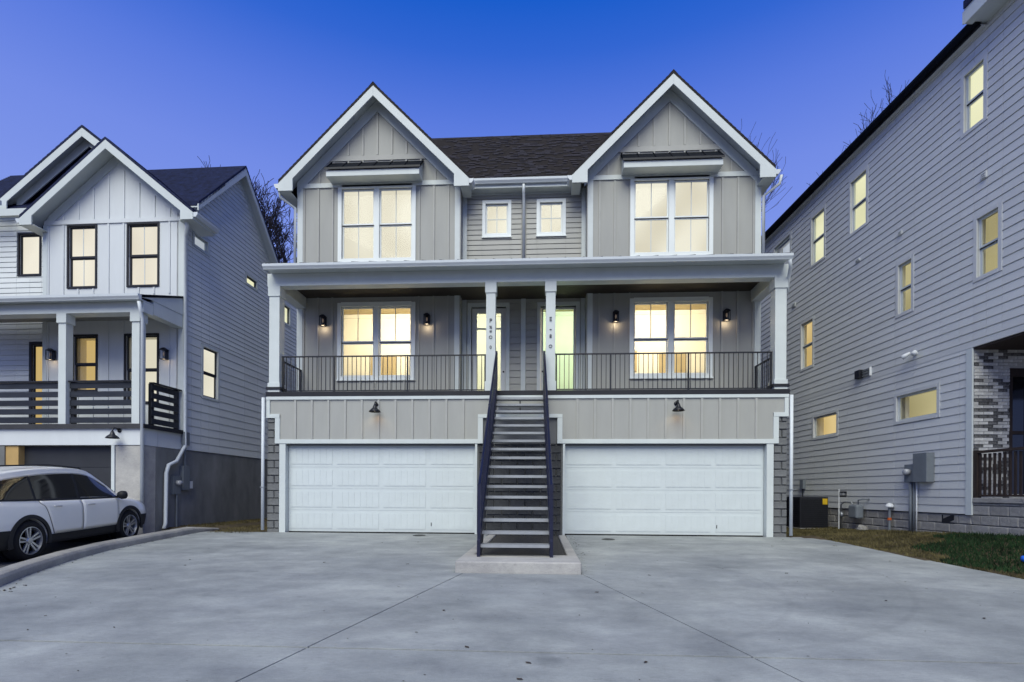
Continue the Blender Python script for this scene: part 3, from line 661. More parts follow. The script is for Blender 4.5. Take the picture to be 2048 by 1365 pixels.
for s in (-1, 1):
    a, c = sorted((SX + s * (hwid + .004), SX + s * (hwid + .056)))
    MB().prism([(Y0 - .06, .0), (Y0 + .30, .0), (13.14, 3.44), (13.14, 3.70), (12.98, 3.70), (Y0 - .06, .26)], a, c, 'x').build('stringer', 'navy_steel', st)
    p = s * (hwid + .03); hz = .92
    MB().tube([(SX + p, Y0 + .02, .26 + hz), (SX + p, 13.1, DK + hz + .05)], .03, 8).build('handrail', 'navy_steel', st)
    MB().tube([(SX + p, Y0 + .02, .40), (SX + p, 13.1, DK + .18)], .016, 6).build('bottom_rail', 'navy_steel', st)
    for y, z0 in ((Y0 + .02, .0), (Y0 + 2.25, 1.75), (13.08, DK - .02)):
        zt = .26 + hz + (y - Y0 - .02) * (DK + .05 - .26) / (13.1 - Y0 - .02)
        MB().box(SX + p - .028, SX + p + .028, y - .028, y + .028, z0, zt + .04).build('post', 'navy_steel', st)
    for k in range(1, 36):
        y = Y0 + .02 + k * (13.1 - Y0) / 36; f_ = (y - Y0 - .02) / (13.08 - Y0)
        MB().box(SX + p - .008, SX + p + .008, y - .008, y + .008, .40 + f_ * (DK - .22), .24 + hz + f_ * (DK + .05 - .26)).build('baluster', 'navy_steel', st)
st.rotation_euler = (0, 0, R(1.4))
# ------------------------------------------------------------------ porch railings
balm = MB().box(-.008, .008, -.008, .008, 0, .89).mesh('baluster', 'black_metal'); postm = MB().box(-.02, .02, -.02, .02, 0, .99).mesh('post', 'black_metal')
for s, lab in ((-1, 'thin black metal porch railing of the duplex half facing the white house'), (1, 'thin black metal porch railing of the duplex half facing the lap sided house')):
    r = thing('porch_railing', lab, 'railing', (X(s * 3.6), YF + .17, DK), group='duplex porch railings')
    a, c = sorted((X(s * .90), X(s * (HW - .33)))); y = YF + .15
    MB().box(a, c, y - .022, y + .022, DK + .965, DK + .995).build('top_rail', 'black_metal', r); MB().box(a, c, y - .013, y + .013, DK + .055, DK + .08).build('bottom_rail', 'black_metal', r)
    n = int((c - a) / .118)
    for k in range(1, n): place(balm, 'baluster', r, (a + (c - a) * k / n, y, DK + .078))
    for t in (.005, .26, .62, .995): place(postm, 'post', r, (a + (c - a) * t, y, DK))
    x = X(s * (HW - .12)); y0, y1 = YF + .34, YW - .03
    MB().box(x - .022, x + .022, y0, y1, DK + .965, DK + .995).build('top_rail', 'black_metal', r); MB().box(x - .013, x + .013, y0, y1, DK + .055, DK + .08).build('bottom_rail', 'black_metal', r)
    for k in range(1, 11): place(balm, 'baluster', r, (x, y0 + (y1 - y0) * k / 11, DK + .078))
    for yy in (y0 + .02, y1 - .02): place(postm, 'post', r, (x, yy, DK))

# ------------------------------------------------------------------ wall lanterns and gooseneck lamps
def lantern(loc, rz, label, group, power=2.4, box=False):
    t = thing('wall_lantern', label, 'lantern', loc, rz, group, frame=False)   # local: wall at y=0, outward -y
    MB().box(-.06, .06, -.02, -.001, -.14, .14).build('back_plate', 'black_metal', t, bevel=.004)
    MB().box(-.02, .02, -.12, -.02, .11, .135).build('arm', 'black_metal', t)
    f = MB()
    for sx in (-1, 1):
        for yy in (-.17, -.045): f.box(sx * .075 - .007, sx * .075 + .007, yy - .007, yy + .007, -.15, .10)
    f.box(-.085, .085, -.18, -.035, -.165, -.15); f.box(-.085, .085, -.18, -.035, .10, .112)
    f.add([(-.09, -.185, .112), (.09, -.185, .112), (.09, -.03, .112), (-.09, -.03, .112), (-.03, -.135, .17), (.03, -.135, .17), (.03, -.08, .17), (-.03, -.08, .17)], [(0, 1, 5, 4), (1, 2, 6, 5), (2, 3, 7, 6), (3, 0, 4, 7), (4, 5, 6, 7), (3, 2, 1, 0)])
    f.build('cage', 'black_metal', t)
    MB().lathe([(.012, .05), (.022, .02), (.026, -.01), (.018, -.05), (.004, -.07)], (0, -.108, 0), 'z', 10).build('bulb', 'copper_bulb', t, smooth=True)
    if power:
        ld = bpy.data.lights.new('lantern_light', 'POINT'); ld.energy = power; ld.color = (1, .76, .48); ld.shadow_soft_size = .05
        lo = bpy.data.objects.new('lantern_light', ld); COL.objects.link(lo); lo.parent = t; lo.location = (0, -.13, -.20)
    return t
G1 = 'wall lanterns on the duplex porch'
lantern((X(-5.90), YW - .021, 6.13), 0, 'black porch lantern between side railing and double window, nearest the white house', G1)
lantern((X(-2.80), YW - .021, 6.13), 0, 'black porch lantern between double window and panelled white front door', G1)
lantern((X(2.66), YW - .021, 6.13), 0, 'black porch lantern between double window and green tinted glass door', G1)
lantern((X(5.76), YW - .021, 6.13), 0, 'black porch lantern between side railing and double window, nearest the lap sided house', G1)
def gooseneck(loc, rz, label, group, power):
    t = thing('gooseneck_lamp', label, 'lamp', loc, rz, group, frame=False)
    MB().lathe([(.055, 0), (.055, -.015), (.03, -.03)], (0, 0, .12), 'y', 14).build('wall_plate', 'black_metal', t, smooth=True)
    MB().tube([(0, -.02, .12), (0, -.10, .17), (0, -.17, .17), (0, -.215, .12), (0, -.22, .05)], .018, 8).build('arm', 'black_metal', t, smooth=True)
    MB().lathe([(.03, .08), (.045, .04), (.06, .0), (.13, -.06), (.155, -.10), (.150, -.10), (.12, -.055), (.05, .0)], (0, -.22, 0), 'z', 20).build('lamp_shade', 'black_metal', t, smooth=True)
    MB().lathe([(.004, .0), (.024, -.03), (.03, -.06), (.018, -.085), (.002, -.09)], (0, -.22, 0), 'z', 10).build('bulb', 'copper_bulb', t, smooth=True)
    if power:
        ld = bpy.data.lights.new('gooseneck_light', 'SPOT'); ld.energy = power; ld.color = (1, .74, .40); ld.spot_size = R(140); ld.spot_blend = .6; ld.shadow_soft_size = .06
        lo = bpy.data.objects.new('gooseneck_light', ld); COL.objects.link(lo); lo.parent = t; lo.location = (0, -.22, -.105); lo.rotation_euler = (R(12), 0, 0)
    return t
gooseneck((X(-3.74), YF - .003, 3.24), 0, 'black gooseneck barn lamp above the garage door nearest the white house', 'garage barn lamps', 3.0)
gooseneck((X(3.96), YF - .003, 3.24), 0, 'black gooseneck barn lamp above the garage door nearest the lap sided house', 'garage barn lamps', 3.0)

# ------------------------------------------------------------------ white house (frame turned -0.9 deg)
LR = -10.39; LYF = 12.42; LYB = 13.85; LD = 2.78
left = thing('white_house', 'white farmhouse with stacked front gables, navy roof and slatted porch', 'house', (-13, 14, 0), R(-.9))
TB = TF(LYB); TS = TRx(LR); TLf = TF(LYF)
# side wall: concrete below, lap siding above up to the side gable
RIDGE_Y, RIDGE_Z, EV_Z = 16.35, 11.80, 9.05
def lo_(v): 
    k = (RIDGE_Z - .12 - v) / 1.10; return (RIDGE_Y - max(k, .0), RIDGE_Y + max(k, .0))
sw_h = [(14.20, 14.93, 8.16, 8.44), (16.85, 17.52, 8.27, 8.53), (14.72, 15.42, 3.92, 5.40), (19.05, 19.95, 7.60, 8.32)]
sw_h = [(14.27, 14.86, 8.30, 8.62), (16.86, 17.48, 8.24, 8.50), (14.68, 15.36, 3.94, 5.42), (19.0, 19.8, 7.72, 8.40)]
wall(TS, left, rects_minus(LYB, 22.0, 2.26, EV_Z, sw_h), 'white_siding', .2, 'side_wall', lambda b: b.prism([(RIDGE_Y - 2.37, EV_Z), (RIDGE_Y + 2.37, EV_Z), (RIDGE_Y, RIDGE_Z - .12)], -.2, 0, 'z'))
hh = [(a - .09, c + .09, z0 - .09, z1 + .09) for a, c, z0, z1 in sw_h]
lap(TS, left, LYB + .12, 22, 2.24, 5.66, .236, hh, 'white_siding', joint=3.6)
lap(TS, left, LYB + .12, 22, 5.66, RIDGE_Z - .3, .146, hh, 'white_siding', lo=lambda v: lo_(v) if v > EV_Z else (0, 99), joint=3.6)
MB(TS).box(LYB - .02, LYB + .12, 2.24, 8.75, .001, .034).build('corner_board', 'trim', left)
for h, fr, shd, rail in zip(sw_h, ('trim', 'black_paint', 'black_paint', 'black_paint'), ('sky_reflection_glow', 'shade_pale', 'shade_cream', 'shade_pale'), (0, 0, 1, 0)): window(TS, left, *h, tw=.08, frame=fr, shade_m=shd, rail=bool(rail), sill=False)
MB().box(LR - .25, LR + .0, LYF + .45, 22, -.1, 2.24).build('foundation_wall', 'foundation', left, bevel=.01)
MB().box(-17, LR - .2, 21.8, 22, 0, 9.2).build('back_wall', 'white_siding', left)
# garage front
GX0, GX1 = -13.88, -11.24
MB().box(GX1 + .09, LR, LYF + .02, LYF + .44, -.1, 2.24).build('garage_pier', 'pad_concrete', left, bevel=.01)
MB().box(-17.5, GX0 - .36, LYF + .02, LYF + .4, -.1, 2.24).build('garage_pier', 'foundation', left)
MB().box(GX0 - .36, GX0, LYF + .05, LYF + .5, -.02, 2.24).build('warm_lit_jamb', 'tan_warm_lit', left)
MB().box(GX1, GX1 + .085, LYF - .01, LYF + .3, -.02, 2.245).build('garage_jamb', 'trim', left)
gd = MB().box(GX0, GX1, LYF + .22, LYF + .26, 0, 2.24).build('garage_door', 'garage_dark', left)
for k in range(4): MB().box(GX0 + .005, GX1 - .005, LYF + .205, LYF + .22, .01 + k * .56, .56 + k * .56).build('section', 'garage_dark', gd)
MB().box(-17.5, LR + .001, LYF, LYF + .5, 2.25, LD - .02).build('garage_header', 'white_panel', left, bevel=.005)
MB().box(LR - .15, LR + .0015, LYF + .505, LYB - .03, 2.25, LD - .02).build('garage_header', 'white_panel', left)
MB().box(-17.5, LR + .06, LYF - .05, LYB, LD - .02, LD + .0).build('porch_floor', 'deck_board', left)
MB().box(-17.5, LR + .08, LYF - .075, LYF - .055, LD - .10, LD + .01).build('deck_fascia', 'deck_board', left); MB().box(LR + .065, LR + .085, LYF - .05, LYB - .06, LD - .10, LD + .01).build('deck_fascia', 'black_paint', left)
# porch posts, beam, roof
def lcol(xc, w):
    c = MB().box(xc - w / 2, xc + w / 2, LYF + .0, LYF + w, LD, 5.68).build('column', 'trim', left, bevel=.006); e = w / 2 + .03
    k = MB(); k.box(xc - e, xc + e, LYF - .03, LYF + w + .03, 5.42, 5.66); k.build('column_cap', 'trim', c, bevel=.005)
lcol(-12.62, .21); lcol(-10.60, .21); lcol(-15.2, .21)
MB().box(-17.5, LR + .02, LYF - .02, LYF + .30, 5.66, 5.93).build('porch_beam', 'trim', left, bevel=.006)
MB().box(LR - .24, LR + .019, LYF + .31, LYB - .01, 5.70, 6.05).build('porch_beam', 'trim', left)
gutter(-17.5, LR + .1, LYF - .18, 5.90, left)
MB().prism([(LYF - .2, 5.99), (LYB, 6.56), (LYB, 6.61), (LYF - .2, 6.04)], -17.5, LR + .06, 'x').build('porch_roof', 'standing_seam', left)
MB().box(-17.5, LR + .02, LYF - .17, LYF + .28, 5.935, 5.965).build('porch_soffit', 'trim', left); MB().box(-17.5, LR - .25, LYF + .28, LYB, 5.96, 5.99).build('porch_ceiling', 'greige', left)
MB().prism([(LYF + .2, 6.055), (LYB - .01, 6.055), (LYB - .01, 6.55), (LYF - .1, 6.0)], LR + .001, LR + .03, 'x').build('porch_roof_cheek', 'trim', left)
# bay wall with board and batten
BL, BR = -14.62, LR
lw = [(-13.87, -13.05, 6.95, 8.69), (-12.04, -11.16, 6.95, 8.69), (-13.70, -13.02, 3.95, 5.52), (-12.10, -11.16, 3.6, 5.52)]
wall(TB, left, rects_minus(BL, BR - .002, LD, 8.75, lw), 'white_panel', .2, 'bay_wall', lambda b: b.prism([(BL, 8.75), (BR - .002, 8.75), (BR - .002, 9.10), (-12.36, 10.76), (BL, 8.89)], -.2, 0, 'z'))
wl2 = [(-15.85, -15.20, 7.52, 8.72), (-15.42, -14.72, LD, 5.42)]
TB2 = TF(14.25)
wall(TB2, left, rects_minus(-17.5, BL, LD, 9.6, wl2), 'white_siding', .2, 'recess_wall')
lap(TB2, left, -17.4, BL - .02, LD, 9.5, .155, [(a - .08, c + .08, z0 - .08, z1 + .08) for a, c, z0, z1 in wl2], 'white_siding')
for h in lw: window(TB, left, *h, tw=.05, trim='black_paint', frame='black_paint', shade_m='shade_pink' if h[2] > 6 else 'room_glow_warm' if h[0] < -13 else 'shade_cream', sill=False, munt=(0, 1) if h[2] > 6 else (), depth=.1 if h[2] > 6 else .4)
window(TB2, left, *wl2[0], tw=.05, trim='black_paint', frame='black_paint', shade_m='shade_pink', rail=False, sill=False)
window(TB2, left, *wl2[1], tw=.09, trim='black_paint', frame='black_paint', shade_m='room_glow_warm', rail=False, sill=False)
for k in range(10):
    bx = BL + .12 + k * .462
    for z0, z1 in ((6.7, 8.75), (8.88, 10.40 - abs(bx + 12.36) * .82), (LD, 5.95)):
        if any(h[0] - .08 < bx < h[1] + .08 and h[2] < z1 and h[3] > z0 for h in lw):
            h = [h for h in lw if h[0] - .08 < bx < h[1] + .08 and h[2] < z1 and h[3] > z0][0]; z1 = h[2] - .06
        if z1 - z0 > .1: MB(TB).box(bx - .025, bx + .025, z0, z1, .001, .022).build('batten', 'white_panel', left)
MB(TB).box(BL, BR, 8.755, 8.87, .001, .032).build('band_board', 'white_panel', left)
MB(TB).box(BR - .13, BR + .032, LD, 8.75, .001, .033).build('corner_board', 'trim', left); MB(TB).box(BL - .03, BL + .1, LD, 8.75, .001, .033).build('corner_board', 'trim', left)
# gables
def gable(root, gx, hs_, ez_, az, yf, yb, rm, wallY, short=None):
    sl = (az - ez_) / hs_
    for d in (-1, 1):
        hs, ez = (hs_, ez_) if d < 0 or not short else (short, az - sl * short)
        rb = MB()
        for k in range(20):
            t0, t1 = k / 20, (k + 1) / 20
            xa, za, xb, zb = gx + d * hs * (1 - t0), ez + (az - ez) * t0 + .12, gx + d * hs * (1 - t1), ez + (az - ez) * t1 + .105
            ye = wallY + .5 if (d > 0 and not short and k < 6) else yb
            rb.hexa([(xa, yf - .03, za - .09), (xb, yf - .03, zb - .075), (xb, ye, zb - .075), (xa, ye, za - .09), (xa, yf - .03, za), (xb, yf - .03, zb), (xb, ye, zb), (xa, ye, za)])
        tag(rb.build('roof_slope', rm, root), kind='stuff')
        q = lambda o, dz: (gx + d * (hs - o), ez + sl * o + dz)
        MB().prism([q(-.01, .03), (gx, az + .03), (gx, az - .22), q(.36, -.22), (gx + d * (hs - .36), ez - .17), (gx + d * (hs + .01), ez - .17)], yf - .025, yf + .012).build('rake_board', 'trim', root, bevel=.004)
        MB().prism([q(.02, .0), (gx, az - .02), (gx, az - .05), q(.02, -.03)], yf + .013, wallY + .1).build('rake_soffit', 'trim', root)
        MB().prism([(gx, az - .07), q(.42, -.07), q(.42, -.36), (gx, az - .36)], wallY - .03, wallY - .001).build('frieze_board', 'trim', root)
        e0, e1 = sorted((gx + d * (hs + .0), gx + d * (hs - .42)))
        MB().box(e0, e1, yf + .013, wallY + .5, ez - .172, ez - .155).build('eave_soffit', 'trim', root)
        e0, e1 = sorted((gx + d * (hs - .01), gx + d * (hs + .012))); MB().box(e0, e1, yf + .013, wallY + .5, ez - .17, ez + .04).build('eave_fascia', 'trim', root)
        MB().prism([(gx + d * (hs + .012) - d * a, ez - .10 + h) for a, h in GUT], yf - .01, wallY + .5, 'y').build('gutter', 'gutter_white', root)
gable(left, -12.36, 2.56, 8.72, 10.82, 13.42, 16.2, 'shingle_navy', LYB)
gable(left, -13.62, 2.72, 9.52, 11.62, 14.0, 16.3, 'shingle_navy', 14.24, .9)
# main roof of the white house
for (ya, za, yb, zb, nm) in ((14.07, 9.322, RIDGE_Y, RIDGE_Z, 'front'), (18.9, 9.05, RIDGE_Y, RIDGE_Z, 'back')):
    rb = MB()
    for k in range(34):
        t0, t1 = k / 34, (k + 1) / 34; y0, y1, z0, z1 = ya + (yb - ya) * t0, ya + (yb - ya) * t1, za + (zb - za) * t0, za + (zb - za) * t1
        x0, x1 = -18.5, LR + .30
        rb.hexa([(x0, y0, z0 - .02), (x1, y0, z0 - .02), (x1, y1, z1 - .02), (x0, y1, z1 - .02), (x0, y0, z0 + .13), (x1, y0, z0 + .13), (x1, y1, z1 + .105), (x0, y1, z1 + .105)])
    tag(rb.build('main_roof_' + nm, 'shingle_navy', left), kind='stuff')
    sg = 1 if yb > ya else -1
    MB().prism([(ya - .02 * sg, za - .16), (ya - .02 * sg, za + .02), (yb, zb + .03), (yb, zb - .22)], LR + .26, LR + .30, 'x').build('rake_board', 'trim', left)
    MB().prism([(ya, za - .06), (ya, za - .025), (yb, zb - .025), (yb, zb - .06)], LR - .02, LR + .259, 'x').build('rake_soffit', 'trim', left)
    MB().prism([(ya + .02 * sg, za - .24), (ya + .02 * sg, za - .07), (yb, zb - .07), (yb, zb - .30)], LR + .001, LR + .036, 'x').build('frieze_board', 'trim', left)
MB().box(-18.5, -14.9, 13.70, 13.80, 9.0, 9.2).build('eave_fascia', 'trim', left); gutter(-18.5, -15.9, 13.78, 9.35, left)
# downspouts
spout(left, [(LR + .30, 13.55, 8.60), (LR + .30, 13.6, 8.45), (LR + .10, 13.80, 8.30), (LR + .09, 13.82, 2.35), (LR + .09, 13.5, 1.9), (LR + .09, 13.2, 1.78), (LR + .09, 13.12, 1.55), (LR + .09, 13.10, .2), (LR + .12, 13.0, .06)], r=.05)
spout(left, [(LR + .06, LYF - .22, 5.86), (LR + .05, LYF - .14, 5.6), (LR + .03, LYF - .06, 5.45), (LR + .03, LYF - .055, .2)], r=.042)
# slatted porch railing
lr = thing('slat_railing', 'dark horizontal slat railing around the white house porch', 'railing', (-12.5, LYF + .1, LD), R(-.9))
for a, c in ((-12.50, -10.72), (-15.08, -12.74), (-17.4, -15.32)):
    for k in range(5): MB().box(a, c, LYF + .10, LYF + .125, LD + .06 + k * .225, LD + .205 + k * .225).build('slat', 'slat_dark', lr)
    MB().box(a, c, LYF + .05, LYF + .18, LD + 1.12, LD + 1.155).build('top_rail', 'black_paint', lr)
    for xx in (a + .05, c - .05): MB().box(xx - .045, xx + .045, LYF + .127, LYF + .21, LD, LD + 1.12).build('post', 'black_paint', lr)
for k in range(5): MB().box(LR - .06, LR - .035, LYF + .34, LYB - .12, LD + .06 + k * .225, LD + .205 + k * .225).build('slat', 'slat_dark', lr)
MB().box(LR - .12, LR + .02, LYF + .34, LYB - .06, LD + 1.12, LD + 1.155).build('top_rail', 'black_paint', lr)
for yy in (LYB - .12, LYF + .40): MB().box(LR - .15, LR - .062, yy - .045, yy + .045, LD, LD + 1.12).build('post', 'black_paint', lr)
RL = Matrix.Rotation(R(-.9), 3, 'Z')
lantern(RL @ Vector((-14.30, LYB - .022, 4.98)), R(-.9), 'box lantern on the white house porch wall beside the dark framed door', 'white house lanterns', .9)
lantern(RL @ Vector((-10.86, LYB - .022, 4.95)), R(-.9), 'box lantern on the white house porch wall next to the corner', 'white house lanterns', .6)
gooseneck(RL @ Vector((-11.02, LYF - .001, 2.5)), R(-.9), 'black barn lamp on the white house garage header', 'garage barn lamps', 0)

# ------------------------------------------------------------------ lap sided house (frame turned +3.2 deg: aligned with the camera axis)
RX = 9.58; RA = R(3.2)
right = thing('lap_sided_house', 'tall pale grey lap sided house with lit windows and whitewashed brick porch', 'house', (13, 15, 0), RA)
TR_ = TLx(RX)                                        # u = -y
def U(y): return -y
rw = [(10.47, 10.83, 8.80, 9.92, 'shade_pale', 1), (13.93, 14.47, 8.50, 9.85, 'shade_pale', 1), (15.8, 16.36, 8.44, 9.85, 'shade_pale', 1), (10.14, 10.51, 5.60, 6.72, 'room_glow_dim', 1), (12.34, 12.66, 5.59, 6.71, 'room_glow_dim', 1),
      (16.38, 16.92, 5.25, 6.64, 'room_glow_warm', 1), (11.58, 12.70, 2.94, 3.47, 'room_glow_dim', 0), (15.15, 16.2, 2.91, 3.46, 'room_glow_warm', 0), (17.74, 18.7, 9.45, 10.02, 'sky_reflection_glow', 0), (18.83, 19.66, 8.76, 9.2, 'shade_pale', 0)]
rw = [(a - .045, c + .045, z0 - .045, z1 + .045, m1, m2) for a, c, z0, z1, m1, m2 in rw]
hl = [(-y1, -y0, z0, z1) for y0, y1, z0, z1, _, _ in rw]
wall(TR_, right, rects_minus(-20.4, -10.66, .68, 10.9, hl) + rects_minus(-10.66, -5.0, 4.15, 10.9, hl), 'lavender_siding', .2, 'side_wall')
hh = [(a - .085, c + .085, z0 - .08, z1 + .085) for a, c, z0, z1 in hl]
lap(TR_, right, -20.4, -10.78, .66, 4.15, .178, hh, 'lavender_siding', joint=4.2)
lap(TR_, right, -20.4, -5.0, 4.28, 10.59, .178, hh, 'lavender_siding', joint=4.2)
MB(TR_).box(-20.4, -5.0, 4.15, 4.275, .001, .024).build('skirt_board', 'lavender_siding', right)
MB(TR_).box(-10.78, -10.64, .66, 4.14, -.002, .034).build('corner_board', 'trim', right)
MB(TR_).box(-20.4, -5.0, 10.72, 10.9, .001, .03).build('frieze_board', 'lavender_siding', right)
for (y0, y1, z0, z1, shd, rail) in rw: window(TR_, right, -y1, -y0, z0, z1, tw=.085, trim='lavender_siding', frame='trim', shade_m=shd, rail=bool(rail), sill=False, depth=.30 if y1 - y0 > .8 else .16 if shd in ('room_glow_dim', 'room_glow_warm') else .12)
# roof edge
MB().prism([(RX - .20, 10.80), (RX + 6, 13.0), (RX + 6, 12.85), (RX - .16, 10.68)], 10.35, 20.7, 'y').build('roof', 'shingle_navy', right)
MB().box(RX - .16, RX - .13, 10.36, 20.7, 10.58, 10.74).build('eave_fascia', 'black_paint', right)
MB().prism([(RX - .162 - (-a), 10.62 + h) for a, h in GUT], 10.36, 20.7, 'y').build('gutter', 'standing_seam', right)
MB().box(RX - .285, RX - .279, 10.36, 20.7, 10.735, 10.75).build('gutter_lip', 'trim', right)
MB().box(RX - .15, RX + .02, 10.36, 20.7, 10.59, 10.605).build('eave_soffit', 'lavender_siding', right)
MB().prism([(RX - .45, 11.12), (RX + 6, 13.9), (RX + 6, 13.6), (RX - .45, 10.96)], 5.0, 10.42, 'y').build('front_roof', 'shingle_navy', right)
MB().prism([(RX - .43, 10.93), (RX + .3, 11.22), (RX + .3, 10.90), (RX - .43, 10.68)], 10.421, 10.46, 'y').build('rake_board', 'trim', right)
MB().box(RX - .43, RX - .39, 5.0, 10.42, 10.68, 10.96).build('eave_fascia', 'trim', right); MB().box(RX - .43, RX + .02, 5.0, 10.42, 10.66, 10.679).build('eave_soffit', 'trim', right)
MB().box(RX, 19, 20.2, 20.4, 0, 10.8).build('back_wall', 'lavender_siding', right); MB().box(RX + .2, 19, 5.0, 5.2, 4.15, 10.8).build('front_wall', 'lavender_siding', right)
# foundation blocks
MB().box(RX + .03, RX + .2, 10.7, 20.4, -.3, .67).build('foundation_core', 'mortar', right)
blocks(-20.4, -10.68, -.14, .66, 'block_pale', right, TLx(RX + .03), .022)
MB(TLx(RX + .01)).box(-11.42, -11.1, .46, .64, -.01, .003).build('crawl_vent', 'black_paint', right)
# brick porch wall facing the street, under the upper floors
BYB = 10.655; TBk = TF(BYB)
dr = (10.33, 12.4, 1.10, 3.72)
wall(TBk, right, rects_minus(RX + .006, 14.5, .7, 4.15, [dr]), 'brick_mortar', .2, 'porch_wall')
brk = {}
rnd = random.Random(11); z = .98; k = 0
while z < 4.13:
    a = RX + .01 - (.1 if k % 2 else 0)
    while a < 10.9:
        c0, c1 = max(a, RX + .01), min(a + .2, 10.33 if z < dr[3] + .02 else 10.9)
        if c1 - c0 > .03:
            m = 'brick_dark' if rnd.random() < .36 else 'brick_white'; key = (round(c1 - c0, 2), m, rnd.randrange(3))
            if key not in brk: brk[key] = MB().box(.004, c1 - c0 - .005, -.012 - .006 * key[2], .0, .004, .062).mesh('brick', m)
            place(brk[key], 'brick', right, (c0, BYB, z))
        a += .2
    z += .068; k += 1
d = MB(TBk); d.box(10.335, 10.40, 1.1, 3.72, -.12, .01); d.box(10.40, 12.39, 3.55, 3.72, -.12, .01)
for xx in (10.74, 11.1): d.box(xx, xx + .05, 1.1, 3.55, -.1, -.02)
d.box(10.40, 12.39, 2.35, 2.42, -.095, -.025); pd = d.build('porch_door', 'wood_dark', right)
MB(TBk).box(10.40, 12.39, 1.1, 3.55, -.07, -.06).build('pane', 'car_glass', pd)
MB().box(RX - .02, 14.5, 6.0, BYB - .02, .92, 1.02).build('porch_slab', 'block_pale', right, bevel=.01)
MB().box(RX + .03, 14.5, 6.0, BYB, -.2, .915).build('porch_base', 'mortar', right)
blocks(-10.68, -6.0, -.14, .92, 'block_pale', right, TLx(RX + .03), .022)
MB().box(RX + .0, 14.5, 5.0, BYB - .02, 4.10, 4.145).build('porch_ceiling', 'wood_dark', right)
pr_ = thing('wood_railing', 'dark brown vertical slat railing beside the whitewashed brick wall', 'railing', (RX, 8.5, 1.02), RA)
sl_ = MB().box(-.012, .012, -.022, .022, 0, .86).mesh('slat', 'wood_dark')
for k in range(40): place(sl_, 'slat', pr_, (RX + .04, 10.52 - k * .105, 1.06))
MB().box(RX - .0, RX + .09, 6.2, 10.58, 1.94, 1.99).build('top_rail', 'wood_dark', pr_); MB().box(RX + .02, RX + .07, 6.2, 10.58, 1.05, 1.09).build('bottom_rail', 'wood_dark', pr_)
MB().box(RX - .005, RX + .09, 10.55, 10.64, 1.02, 2.0).build('post', 'wood_dark', pr_)
# wall vents (parts of the house)
for y, z, w, h in ((10.39, 7.57, .12, .14), (12.63, 7.53, .11, .10), (14.18, 7.56, .16, .07), (17.4, 7.5, .2, .14)):
    v = MB(TR_).box(-y - w / 2, -y + w / 2, z - h / 2, z + h / 2, .02, .05).build('wall_vent', 'lavender_siding', right, bevel=.006)
    for k in range(3): MB(TR_).box(-y - w / 2 + .01, -y + w / 2 - .01, z - h / 2 + .015 + k * h / 3.4, z - h / 2 + .026 + k * h / 3.4, .05, .068).build('louvre', 'lavender_siding', v)
v = MB(TR_).box(-14.15, -13.95, 4.25, 4.48, .02, .14).build('dryer_vent', 'black_paint', right, bevel=.01)
for k in range(3): MB(TR_).box(-13.93, -13.66, 4.27 + k * .07, 4.31 + k * .07, .02, .07).build('louvre', 'galv', v)
MB(TR_).box(-13.655, -13.63, 4.25, 4.48, .02, .075).build('edge_plate', 'pvc_white', v)

RM = Matrix.Rotation(RA, 3, 'Z')
def rthing(name, label, cat, base, group=None): return thing(name, label, cat, base, RA, group)
# flood light
t = rthing('flood_light', 'white twin head security light on the lap siding', 'light', (RX - .03, 12.13, 4.43))
MB(TR_).lathe([(.05, 0), (.05, .03)], (-12.13, 4.43, .02), 'z', 12).build('base_plate', 'pvc_white', t)
for dy in (-.13, .13):
    MB().tube([(RX - .05, 12.13, 4.43), (RX - .12, 12.13 + dy * .6, 4.44)], .014, 6).build('arm', 'pvc_white', t)
    MB().tube([(RX - .11, 12.13 + dy * .55, 4.46), (RX - .17, 12.13 + dy * 1.1, 4.41), (RX - .22, 12.13 + dy * 1.4, 4.37)], [.03, .05, .062], 10).build('lamp_head', 'pvc_white', t, smooth=True)
# electric meter boxes
t = rthing('electric_meter', 'grey electric meter boxes with conduit on the lap siding', 'meter', (RX - .1, 11.9, .2))
MB().box(RX - .21, RX - .028, 11.58, 11.98, 1.37, 2.04).build('breaker_box', 'meter_gray', t, bevel=.008)
MB().box(RX - .14, RX - .028, 12.02, 12.33, 1.38, 1.80).build('meter_base', 'meter_gray', t, bevel=.006)
MB().lathe([(.075, 0), (.075, -.05), (.068, -.11), (.05, -.125)], (RX - .14, 12.18, 1.62), 'x', 16).build('meter_dial', 'lens', t, smooth=True)
for y, r in ((12.20, .035), (12.10, .022), (12.02, .014)): MB().tube([(RX - .08, y, 1.39), (RX - .08, y, gz(*(RM @ Vector((RX - .08, y, 0)))[:2]) - .02)], r, 8).build('conduit', 'meter_gray' if r > .02 else 'pvc_white', t, smooth=True)
# gas meter
t = rthing('gas_meter', 'grey gas meter with pipes against the block foundation', 'meter', (RX - .2, 14.15, .05))
MB().box(RX - .30, RX - .08, 13.80, 14.15, .42, .80).build('meter_body', 'meter_gray', t, bevel=.05)
MB().lathe([(.08, -.04), (.09, 0), (.08, .04)], (RX - .2, 14.60, .50), 'x', 14).build('regulator', 'galv', t, smooth=True)
MB().tube([(RX - .2, 14.60, .02), (RX - .2, 14.60, .78), (RX - .2, 14.45, .86), (RX - .2, 14.15, .86), (RX - .2, 14.10, .80)], .02, 8).build('riser_pipe', 'galv', t, smooth=True)
MB().tube([(RX - .2, 13.87, .80), (RX - .2, 13.87, .92), (RX - .2, 13.70, .95), (RX - .02, 13.70, .95)], .02, 8).build('riser_pipe', 'meter_gray', t, smooth=True)
t = rthing('marker_pole', 'thin white marker pole with small dark tag by the gas meter', 'pole', (RX - .35, 14.45, .05))
